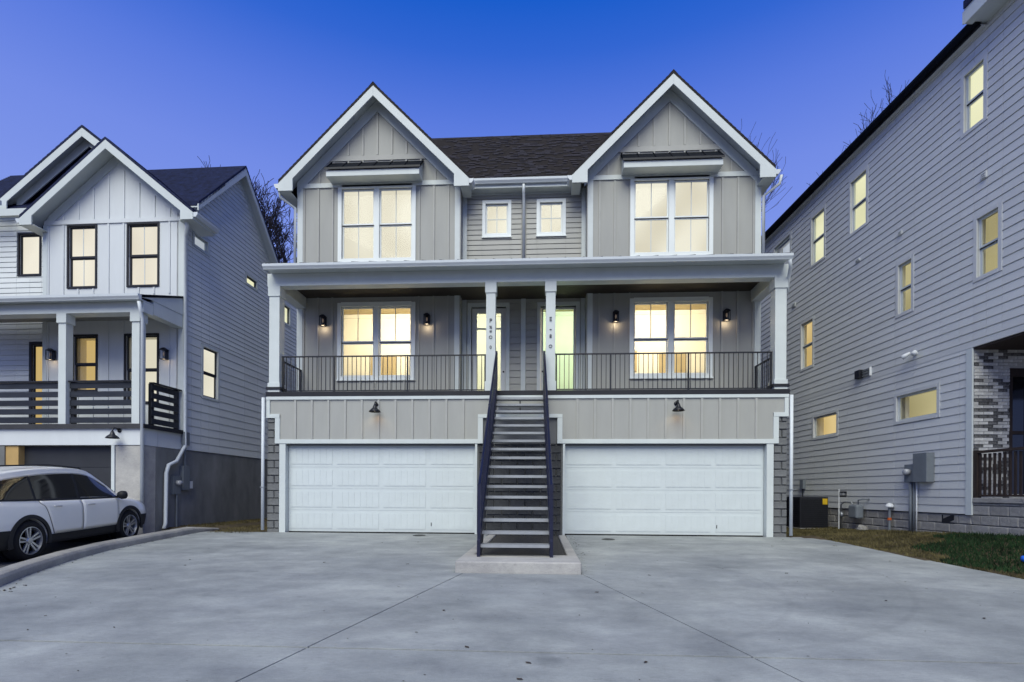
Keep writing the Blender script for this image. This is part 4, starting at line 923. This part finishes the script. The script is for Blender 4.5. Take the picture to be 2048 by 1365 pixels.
MB().tube([(RX - .35, 14.45, .0), (RX - .35, 14.45, 1.22)], .012, 6).build('pole', 'pvc_white', t); MB().box(RX - .356, RX - .344, 14.13, 14.42, 1.0, 1.16).build('tag', 'black_paint', t)
for i, q in enumerate(((14.18, .03), (14.23, .05), (14.29, .04), (14.35, .05))): MB().box(RX - .36, RX - .357, q[0], q[0] + q[1] * .5, 1.05, 1.11 + .01 * (i % 2)).build('printed_mark', 'pvc_white', t)
# air conditioner
t = rthing('air_conditioner', 'dark outdoor air conditioner unit with yellow label between the houses', 'air conditioner', (RX - .75, 15.350, 0))
MB().box(RX - 1.2, RX - .3, 14.900, 15.800, .02, .09).build('base_pad', 'block_pale', t)
MB().box(RX - 1.16, RX - .34, 14.950, 15.750, .09, 1.0).build('cabinet', 'black_paint', t, bevel=.02)
for k in range(14): MB().box(RX - 1.14, RX - .36, 14.935, 14.948, .14 + k * .058, .165 + k * .058).build('grille_bar', 'car_plastic', t)
for k in range(14): MB().box(RX - 1.175, RX - 1.162, 14.980, 15.720, .14 + k * .058, .165 + k * .058).build('grille_bar', 'car_plastic', t)
MB().box(RX - .52, RX - .38, 14.928, 14.934, .78, .95).build('energy_label', 'yellow_tag', t)
t = rthing('disconnect_box', 'small dark electric disconnect box on the siding above the air conditioner', 'box', (RX - .08, 16.75, 1.3))
MB().box(RX - .12, RX - .028, 16.65, 16.85, 1.25, 1.55).build('box', 'meter_gray', t, bevel=.006); MB().tube([(RX - .07, 16.75, 1.25), (RX - .07, 16.75, 1.0), (RX - .33, 16.75, .85)], .014, 6).build('whip', 'car_plastic', t)
# cleanout pipe with white hood
t = rthing('capped_pipe', 'white hooded vent over an orange capped pipe at the block foundation', 'pipe', (RX - .12, 12.8, .2))
MB().lathe([(.005, .09), (.06, .07), (.09, .02), (.10, -.02), (.09, -.02), (.05, .0)], (RX - .11, 12.84, .78), 'z', 14).build('hood', 'pvc_white', t, smooth=True)
MB().tube([(RX - .11, 12.84, .15), (RX - .11, 12.84, .77)], .03, 8).build('pipe', 'meter_gray', t); MB().lathe([(.045, -.03), (.045, .03)], (RX - .11, 12.84, .47), 'z', 12).build('cap', 'orange_cap', t)
def lump(name, m, label, cat, c, r, seed, rz=0):
    bm = bmesh.new(); bmesh.ops.create_icosphere(bm, subdivisions=2, radius=1); rn = random.Random(seed)
    for v in bm.verts:
        k = rn.uniform(.78, 1.1); v.co = Vector((v.co.x * r[0] * k, v.co.y * r[1] * k, max(v.co.z, -.3) * r[2] * k))
    me = bpy.data.meshes.new(name); bm.to_mesh(me); bm.free(); me.materials.append(MAT[m])
    return tag(place(me, name, None, c, rot=(0, 0, rz)), label, cat)
p = RM @ Vector((RX - .45, 13.35, 0)); lump('stone', 'block_pale', 'pale rough stone lying in the grass by the foundation', 'stone', (p.x, p.y, gz(p.x, p.y) + .05), (.13, .10, .13), 3)

# blue toy scoop in the grass at the edge of the lawn
p = Vector((7.98, 8.78)); bz = gz(p.x, p.y)
t = thing('blue_scoop', 'bright blue plastic scoop lying in the dark green grass', 'scoop', (p.x, p.y, bz + .05), frame=False)
MB().lathe([(.01, -.16), (.05, -.14), (.065, -.05), (.06, .02)], (0, 0, .0), 'x', 12).build('bowl', 'blue_plastic', t, smooth=True); MB().tube([(.02, 0, .05), (.2, .03, .06), (.36, .05, .05)], [.02, .016, .02], 8).build('handle', 'blue_plastic', t, smooth=True)

# drain covers on the driveway
for x, y, lab in ((-3.05, 12.75, 'dark oval drain cover in the concrete before the garage nearest the white house'), (1.62, 12.35, 'dark oval drain cover in the concrete before the garage nearest the lap sided house')):
    t = thing('drain_cover', lab, 'drain cover', (x, y, base_z(y)), frame=False, group='driveway drain covers')
    MB().lathe([(.16, .001), (.16, .008), (.15, .012)], (0, 0, 0), 'z', 20).build('rim', 'cover_iron', t)
    for k in range(5): MB().box(-.12 + .03 * abs(k - 2), .12 - .03 * abs(k - 2), -.11 + k * .05, -.09 + k * .05, .0125, .02).build('bar', 'cover_iron', t)
# electric meter on the white house
t = thing('electric_meter', 'grey electric meter boxes on the white house concrete foundation', 'meter', (LR + .1, 13.6, .6), R(-.9))
MB().box(LR + .002, LR + .13, 13.72, 13.98, 1.1, 1.78).build('breaker_box', 'meter_gray', t, bevel=.006); MB().box(LR + .002, LR + .09, 13.40, 13.68, .98, 1.5).build('meter_base', 'meter_gray', t, bevel=.006)
MB().lathe([(.075, 0), (.075, .05), (.06, .11)], (LR + .09, 13.54, 1.30), 'x', 14).build('meter_dial', 'lens', t, smooth=True)
MB().box(LR + .002, LR + .10, 14.02, 14.14, 1.15, 1.36).build('junction_box', 'pvc_white', t); MB().tube([(LR + .07, 13.85, 1.78), (LR + .07, 13.85, 2.4)], .025, 8).build('conduit', 'meter_gray', t)
MB().box(LR + .03, LR + .12, 13.76, 13.98, 2.38, 2.75).build('upper_box', 'meter_gray', t, bevel=.006); MB().tube([(LR + .06, 13.55, .98), (LR + .06, 13.55, .05)], .025, 8).build('conduit', 'meter_gray', t)
# ------------------------------------------------------------------ parked SUV
import numpy as np
mat('tail_red', (.12, .008, .008), .2, spec=.6)
ST = [  # y, then (w, z) from the floor centre over sill, shoulder, belt, roof edge to the roof centre
 (-2.33, [(0, .42), (.60, .42), (.70, .50), (.76, .66), (.74, .86), (.70, .96), (.60, 1.03), (.50, 1.06), (0, 1.08)]),
 (-2.24, [(0, .32), (.74, .32), (.84, .42), (.88, .66), (.86, .92), (.81, 1.06), (.70, 1.26), (.58, 1.33), (0, 1.37)]),
 (-1.98, [(0, .24), (.78, .26), (.885, .38), (.915, .66), (.905, .94), (.86, 1.08), (.72, 1.38), (.60, 1.50), (0, 1.56)]),
 (-1.35, [(0, .22), (.78, .24), (.885, .36), (.920, .64), (.912, .93), (.87, 1.06), (.73, 1.50), (.63, 1.615), (0, 1.67)]),
 (-.50, [(0, .22), (.78, .24), (.875, .36), (.915, .62), (.908, .92), (.87, 1.04), (.73, 1.565), (.63, 1.66), (0, 1.70)]),
 (.25, [(0, .22), (.78, .24), (.875, .36), (.915, .62), (.908, .91), (.87, 1.025), (.73, 1.53), (.63, 1.63), (0, 1.67)]),
 (.75, [(0, .22), (.78, .24), (.880, .36), (.915, .63), (.908, .91), (.87, 1.015), (.72, 1.33), (.60, 1.43), (0, 1.48)]),
 (1.22, [(0, .22), (.78, .24), (.890, .37), (.920, .64), (.905, .92), (.86, 1.00), (.78, 1.06), (.66, 1.10), (0, 1.14)]),
 (1.75, [(0, .24), (.76, .26), (.875, .40), (.905, .66), (.88, .88), (.80, .94), (.70, .98), (.56, 1.01), (0, 1.05)]),
 (2.12, [(0, .28), (.68, .30), (.79, .42), (.82, .64), (.78, .80), (.70, .86), (.60, .89), (.50, .91), (0, .95)]),
 (2.30, [(0, .36), (.48, .36), (.60, .46), (.64, .62), (.58, .72), (.52, .76), (.46, .78), (.38, .79), (0, .81)])]
SY = np.array([s[0] for s in ST]); SP = np.array([s[1] for s in ST])
def _herm(x, xs, v):
    """monotone-ish cubic through v[k] at xs[k] (finite-difference tangents)"""
    i = int(np.clip(np.searchsorted(xs, x) - 1, 0, len(xs) - 2)); h = xs[i + 1] - xs[i]; t = (x - xs[i]) / h
    def tan(k):
        if k == 0: return (v[1] - v[0]) / (xs[1] - xs[0])
        if k == len(xs) - 1: return (v[-1] - v[-2]) / (xs[-1] - xs[-2])
        return (v[k + 1] - v[k - 1]) / (xs[k + 1] - xs[k - 1])
    m0, m1 = tan(i) * h, tan(i + 1) * h
    return (2*t**3-3*t**2+1) * v[i] + (t**3-2*t**2+t) * m0 + (-2*t**3+3*t**2) * v[i+1] + (t**3-t**2) * m1
def CS(y, t, off=0., side=1):
    def raw(y, t):
        sec = _herm(y, SY, SP); return _herm(t, np.arange(9.), sec)
    p = raw(y, t); P = Vector((p[0] * side, y, p[1]))
    if off:
        e = .02; a, b2 = raw(y, min(t + e, 8)), raw(y, max(t - e, 0)); c, d = raw(min(y + e, 2.3), t), raw(max(y - e, -2.33), t)
        du = Vector((a[0] - b2[0], 0, a[1] - b2[1])); dv = Vector((c[0] - d[0], 2 * e, c[1] - d[1])); n = dv.cross(du)
        n = n.normalized() if n.length else Vector((1, 0, 0))
        if n.x < 0 and t < 7.5: n = -n
        P += Vector((n.x * side, n.y, n.z)) * off
    return P
def patch(name, m, par, y0f, y1f, t0, t1, off, side=1, nu=16, nv=8, th=0.):
    b = MB()
    for j in range(nv + 1):
        f = j / nv; t = t0 + (t1 - t0) * f
        for i in range(nu + 1): b.v.append(tuple(CS(y0f(f) + (y1f(f) - y0f(f)) * i / nu, t, off, side)))
    b.f = [(j * (nu + 1) + i, j * (nu + 1) + i + 1, (j + 1) * (nu + 1) + i + 1, (j + 1) * (nu + 1) + i) for j in range(nv) for i in range(nu)]
    o = b.build(name, m, par, smooth=True)
    if th: s_ = o.modifiers.new('solid', 'SOLIDIFY'); s_.thickness = th; s_.offset = -1
    return o
car = thing('parked_car', 'cream white SUV with dark windows parked at the white house garage', 'car', (-10.13, 9.80, base_z(9.80) - .012), R(8.6), frame=False)
car.rotation_euler = (math.atan(.035), 0, R(8.6))
ny, nt = 64, 44; b = MB(); ring = []
ysv = np.concatenate([[-2.33], np.linspace(-2.31, 2.28, ny - 2), [2.30]])
for y in ysv:
    pts = [CS(y, 8 * k / nt, 0, 1) for k in range(nt + 1)] + [CS(y, 8 * k / nt, 0, -1) for k in range(nt - 1, 0, -1)]
    ring.append(len(pts)); b.v += [tuple(p) for p in pts]
m_ = ring[0]
b.f = [(i * m_ + k, i * m_ + (k + 1) % m_, (i + 1) * m_ + (k + 1) % m_, (i + 1) * m_ + k) for i in range(ny - 1) for k in range(m_)] + [tuple(range(m_ - 1, -1, -1)), tuple((ny - 1) * m_ + k for k in range(m_))]
body = b.build('body', 'car_paint', car, smooth=True)
cut = MB()
for y in (-1.35, 1.36): cut.lathe([(.385, -1.2), (.385, 1.2)], (0, y, .37), 'x', 40)
co = cut.build('cutter', 'car_plastic')
bo = body.modifiers.new('arch', 'BOOLEAN'); bo.object = co; bo.solver = 'EXACT'
co.parent = car; bpy.context.view_layer.update()
dg = bpy.context.evaluated_depsgraph_get(); me = bpy.data.meshes.new_from_object(body.evaluated_get(dg)); body.modifiers.clear(); body.data = me
me.materials.clear(); me.materials.append(MAT['car_paint']); bpy.data.objects.remove(co)
try: me.set_sharp_from_angle(angle=R(40))
except Exception: pass
lnk = lambda k: (lambda f: k)
for side in (1, -1):
    patch('side_window', 'car_glass', car, lambda f: -2.02 + .20 * f, lambda f: -1.20, 5.10, 5.93, .005, side)
    patch('side_window', 'car_glass', car, lnk(-1.15), lambda f: -.16, 5.10, 5.93, .005, side)
    patch('side_window', 'car_glass', car, lnk(-.09), lambda f: 1.10 - .30 * f, 5.12, 5.93, .005, side, 18)
    for ya, yb_ in ((-1.21, -1.14), (-.17, -.08)): patch('pillar', 'car_plastic', car, lnk(ya), lnk(yb_), 5.05, 5.95, .004, side, 3, 8)
    patch('window_trim', 'alloy', car, lnk(-1.8), lambda f: .86, 5.94, 5.99, .006, side, 24, 1)
    patch('belt_strip', 'car_plastic', car, lnk(-2.0), lnk(1.12), 5.00, 5.10, .007, side, 24, 1)
    patch('sill_cladding', 'car_plastic', car, lnk(-.94), lnk(.95), 1.2, 2.30, .012, side, 20, 4)
    patch('bumper_cladding', 'car_plastic', car, lnk(-2.32), lnk(-1.76), 1.1, 2.75, .010, side, 12, 5)
    patch('bumper_cladding', 'car_plastic', car, lnk(1.77), lnk(2.27), 1.1, 2.75, .010, side, 12, 5)
    patch('tail_light', 'tail_red', car, lnk(-2.28), lnk(-2.08), 3.7, 4.9, .006, side, 5, 5)
    patch('head_light', 'lens', car, lnk(1.85), lnk(2.2), 4.1, 4.9, .006, side, 6, 4)
    for y0f, y1f in ((lambda f: -.96 + .0 * f, lambda f: -.09), (lnk(-.07), lambda f: .98)):
        d = patch('door', 'car_paint', car, (lambda f, g=y0f: g(f) + (.16 * (1 - f) if g(0) < -.5 else 0) - (.14 * f if g(0) < -.5 else 0)), y1f, 2.34, 4.98, .010, side, 14, 12, .012)
        patch('door_gap', 'car_plastic', car, (lambda f, g=y0f: g(f) - .014 + (.16 * (1 - f) if g(0) < -.5 else 0) - (.14 * f if g(0) < -.5 else 0)), (lambda f, g=y1f: g(f) + .014), 2.32, 5.0, .002, side, 14, 12)
        yy = y0f(0) + (.13 if y0f(0) < -.5 else .12)
        MB().tube([tuple(CS(yy + k * .05, 4.05, .012 + (.03 if 0 < k < 4 else 0), side)) for k in range(5)], .012, 6).build('handle', 'alloy', d, smooth=True)
    for y in (-1.35, 1.36):                           # arch lips follow the flank
        lip = MB(); n = 26
        for k in range(n + 1):
            a = math.pi * (-.08 + 1.16 * k / n)
            for r_, o_ in ((.383, .0), (.383, .03), (.450, .026), (.458, .0)):
                lip.v.append((side * (.905 + o_ - .03 * abs(math.cos(a)) ** 4 * .0), y + r_ * math.cos(a), max(.2, .37 + r_ * math.sin(a))))
        lip.f = [(k * 4 + q, k * 4 + (q + 1) % 4, (k + 1) * 4 + (q + 1) % 4, (k + 1) * 4 + q) for k in range(n) for q in range(4)]
        lip.build('arch_cladding', 'car_plastic', car, smooth=False)
    mir = MB(); mir.lathe([(.005, -.10), (.07, -.085), (.095, -.02), (.085, .05), (.02, .085), (.002, .09)], (side * 1.0, 1.0, 1.08), 'x', 14); mir.box(*sorted((side * .86, side * .95)), .97, 1.03, 1.03, 1.06)
    mir.build('wing_mirror', 'car_plastic', car, smooth=True)
    MB().tube([(side * .60, y, z) for y, z in ((-1.75, 1.635), (-1.7, 1.675), (-.5, 1.715), (.25, 1.67), (.32, 1.64))], .014, 6).build('roof_rail', 'car_plastic', car, smooth=True)
for nm, y0, y1 in (('windscreen', .36, 1.16), ('rear_window', -2.22, -1.99)):
    for side in (1, -1): patch(nm, 'car_glass', car, lnk(y0), lnk(y1), 6.55, 8.0, .006, side, 10, 8)
MB().box(-.30, .30, 2.27, 2.312, .50, .68).build('grille', 'car_plastic', car, bevel=.02)
MB().prism([(-1.55, 1.66), (-1.25, 1.68), (-1.52, 1.75)], -.02, .02, 'x').build('roof_antenna', 'car_plastic', car)
# wheels
tyre = MB().lathe([(.235, .0), (.27, -.012), (.335, -.006), (.357, .03), (.360, .115), (.357, .20), (.335, .235), (.235, .23)], (0, 0, 0), 'x', 40, False).mesh('tyre', 'rubber', True)
rim = MB().lathe([(.242, .0), (.248, -.008), (.236, -.010), (.226, .03), (.222, .18)], (0, 0, 0), 'x', 40, False)
back = MB().lathe([(.23, .085), (.0, .085)], (0, 0, 0), 'x', 30).mesh('brake_disc', 'car_plastic')
for k in range(5):
    for da in (-.17, .17):
        a = 2 * math.pi * k / 5 + .2; p0 = Vector((.02, .055 * math.cos(a + da * 2), .055 * math.sin(a + da * 2))); p1 = Vector((.008, .236 * math.cos(a + da), .236 * math.sin(a + da)))
        w = Vector((0, -math.sin(a), math.cos(a))) * .016; th = Vector((.03, 0, 0)); rim.hexa([tuple(q) for q in (p0 - w, p0 + w, p1 + w * 1.1, p1 - w * 1.1, p0 - w + th, p0 + w + th, p1 + w * 1.1 + th, p1 - w * 1.1 + th)])
rim.lathe([(.0, .005), (.05, .008), (.065, .03), (.05, .05)], (0, 0, 0), 'x', 20)
rimm = rim.mesh('rim', 'alloy')
for side in (1, -1):
    for y in (-1.35, 1.36):
        w = place(tyre, 'wheel', car, (side * .915, y, .360), rot=(0, 0, 0 if side < 0 else math.pi)); place(rimm, 'rim', w); place(back, 'brake_disc', w)
for y in (-1.35, 1.36):                               # dark wheel housings
    MB().lathe([(.384, -.66), (.384, .66)], (0, y, .37), 'x', 30).build('wheel_housing', 'car_plastic', car)

# ------------------------------------------------------------------ bare trees
def tree(name, label, base, height, spread, seed, levels=5, lean=(0, 0), trunk_r=.22, kids=(3, 4), tl=None, rmin=.017):
    rn = random.Random(seed); t = thing(name, label, 'tree', base, frame=False, group='bare winter trees')
    tm, cm = MB(), MB()
    def grow(p, d, L, r, lv):
        n = 4 if lv < 2 else 3; pts = [p.copy()]; rad = [r]; q = p.copy(); dd = d.copy()
        for k in range(n):
            dd = (dd + Vector((rn.uniform(-1, 1), rn.uniform(-1, 1), rn.uniform(-.3, .8))) * (.16 + .05 * lv)).normalized(); q = q + dd * L / n; pts.append(q.copy()); rad.append(max(rmin, r * (1 - .45 * (k + 1) / n)))
        (tm if lv == 0 else cm).tube(pts, rad, 7 if lv == 0 else 5 if lv < 3 else 3, cap=False)
        if lv >= levels: return
        for k in range(rn.randint(*kids) + (1 if lv > 2 else 0)):
            i = rn.randint(max(1, n // 2), n) if k else n; ax = Vector((rn.uniform(-1, 1), rn.uniform(-1, 1), rn.uniform(.0, .9) )).normalized()
            nd = (dd * (1.0 if lv < 2 else .8) + ax * spread * (.9 if k else .4)).normalized()
            grow(pts[i], nd, (L if lv or not tl else (height - tl) * .50) * rn.uniform(.55, .8), rad[i] * (.72 if k else .9) * (1 if lv < 3 else .9), lv + 1)
    grow(Vector((0, 0, -.2)), Vector((lean[0], lean[1], 1)).normalized(), tl or height * .36, trunk_r, 0)
    tm.build('trunk', 'bark', t, smooth=True); tag(cm.build('crown', 'twig', t, smooth=True), kind='stuff')
    return t
tree('bare_tree', 'dense bare tree seen between the white house and the duplex', (-13.3, 24.5, 0), 17.6, .9, 8, 5, trunk_r=.22, tl=10.6, kids=(4, 5), rmin=.012)
tree('bare_tree', 'bare tree whose thin twigs rise behind the duplex gable roof', (9.6, 27.0, 0), 20.9, .55, 12, 5, trunk_r=.24, rmin=.009)
tree('bare_tree', 'bare tree showing above the roof edge of the lap sided house', (17.6, 27.5, 0), 23.2, .7, 23, 6, trunk_r=.28, rmin=.009)
# ------------------------------------------------------------------ grass and litter
rn = random.Random(99)
mat('grass_dry', (.06, .055, .02), .9, var=.5, nscale=2.2, col2=(.20, .165, .07)); mat('grass_green', (.014, .04, .012), .9, var=.5, nscale=2.5)
def wx(y):                                           # foot of the lap sided house wall in world x
    d = (y - 9.58 * math.sin(RA)) / math.cos(RA); return 9.58 * math.cos(RA) - d * math.sin(RA)
def blades(name, m, pts, h0, h1, label):
    b = MB()
    for x, y in pts:
        z = gz(x, y) - .01; a = rn.uniform(0, 6.283); h = rn.uniform(h0, h1); w = rn.uniform(.006, .013); l = rn.uniform(-.6, .6) * h, rn.uniform(-.6, .6) * h
        i = len(b.v); b.v += [(x - w * math.cos(a), y - w * math.sin(a), z), (x + w * math.cos(a), y + w * math.sin(a), z), (x + l[0], y + l[1], z + h)]; b.f.append((i, i + 1, i + 2))
    me = bpy.data.meshes.new(name); me.from_pydata(b.v, [], b.f); me.materials.append(MAT[m]); o = place(me, name); tag(o, label, 'grass', kind='stuff'); return o
dry, green = [], []
while len(dry) < 75000:
    y = rn.uniform(3.0, 19); x = rn.uniform(6.2, 11)
    if x < edge_x(y) + .02 + .05 * math.sin(y * 9) or (y < 13.4 and x < 6.9 and y > 12.7) or (y >= 10.5 and x > wx(y) - .03): continue
    if y > 13.2 and x < CX + HW + .12: continue
    k = 1 - math.hypot((x - 8.45) / 1.3, (y - 9.2) / 2.3) + .25 * math.sin(x * 5 + y * 3) * .5
    (green if k > .12 and rn.random() < .93 else dry).append((x, y))
blades('dry_grass', 'grass_dry', dry, .025, .07, 'short brown winter grass beside the driveway')
blades('green_grass', 'grass_green', green, .04, .10, 'dark green clump of lawn by the porch')
lg = []
while len(lg) < 9000:
    y = rn.uniform(12.9, 20); x = rn.uniform(-10.4, -7.5)
    if y < 13.75 and x < -8.7: continue
    lg.append((x, y))
blades('gap_grass', 'grass_dry', lg, .02, .07, 'patchy grass in the gap between the white house and the duplex')
lf = MB()
def leaf(x, y, s):
    z = base_z(y) + .003; a = rn.uniform(0, 6.28); c, s_ = math.cos(a), math.sin(a)
    P = [(-1, 0, .0), (-.3, -.42, .25), (.5, -.38, .1), (1, 0, .3), (.45, .4, .12), (-.35, .4, .3)]
    lf.add([(x + s * (p * c - q * s_), y + s * (p * s_ + q * c), z + s * h) for p, q, h in P], [(0, 1, 2, 3, 4, 5)])
for k in range(150):
    y = 3.6 + 9.3 * rn.random() ** 1.4; x = rn.uniform(-7.5, 7); 
    if kx(y) + .1 < x < edge_x(y) and not (-1.45 < x < .8 and y > 7.9): leaf(x, y, rn.choice((.008, .012, .012, .018, .03)))
for k in range(60):
    y = 5.3 + 8 * rn.random(); leaf(kx(y) + .03 + abs(rn.gauss(0, .07)), y, rn.uniform(.01, .03))
for k in range(50): leaf(.72 + abs(rn.gauss(0, .08)), rn.uniform(8, 13), rn.uniform(.008, .025))
for k in range(16): leaf(-7.0 + rn.gauss(0, .1), 6.3 + rn.gauss(0, .2), rn.uniform(.02, .045))
tag(lf.build('fallen_leaves', 'leaf_dead'), 'scattered dark dead leaves on the pale driveway', 'leaves', kind='stuff')
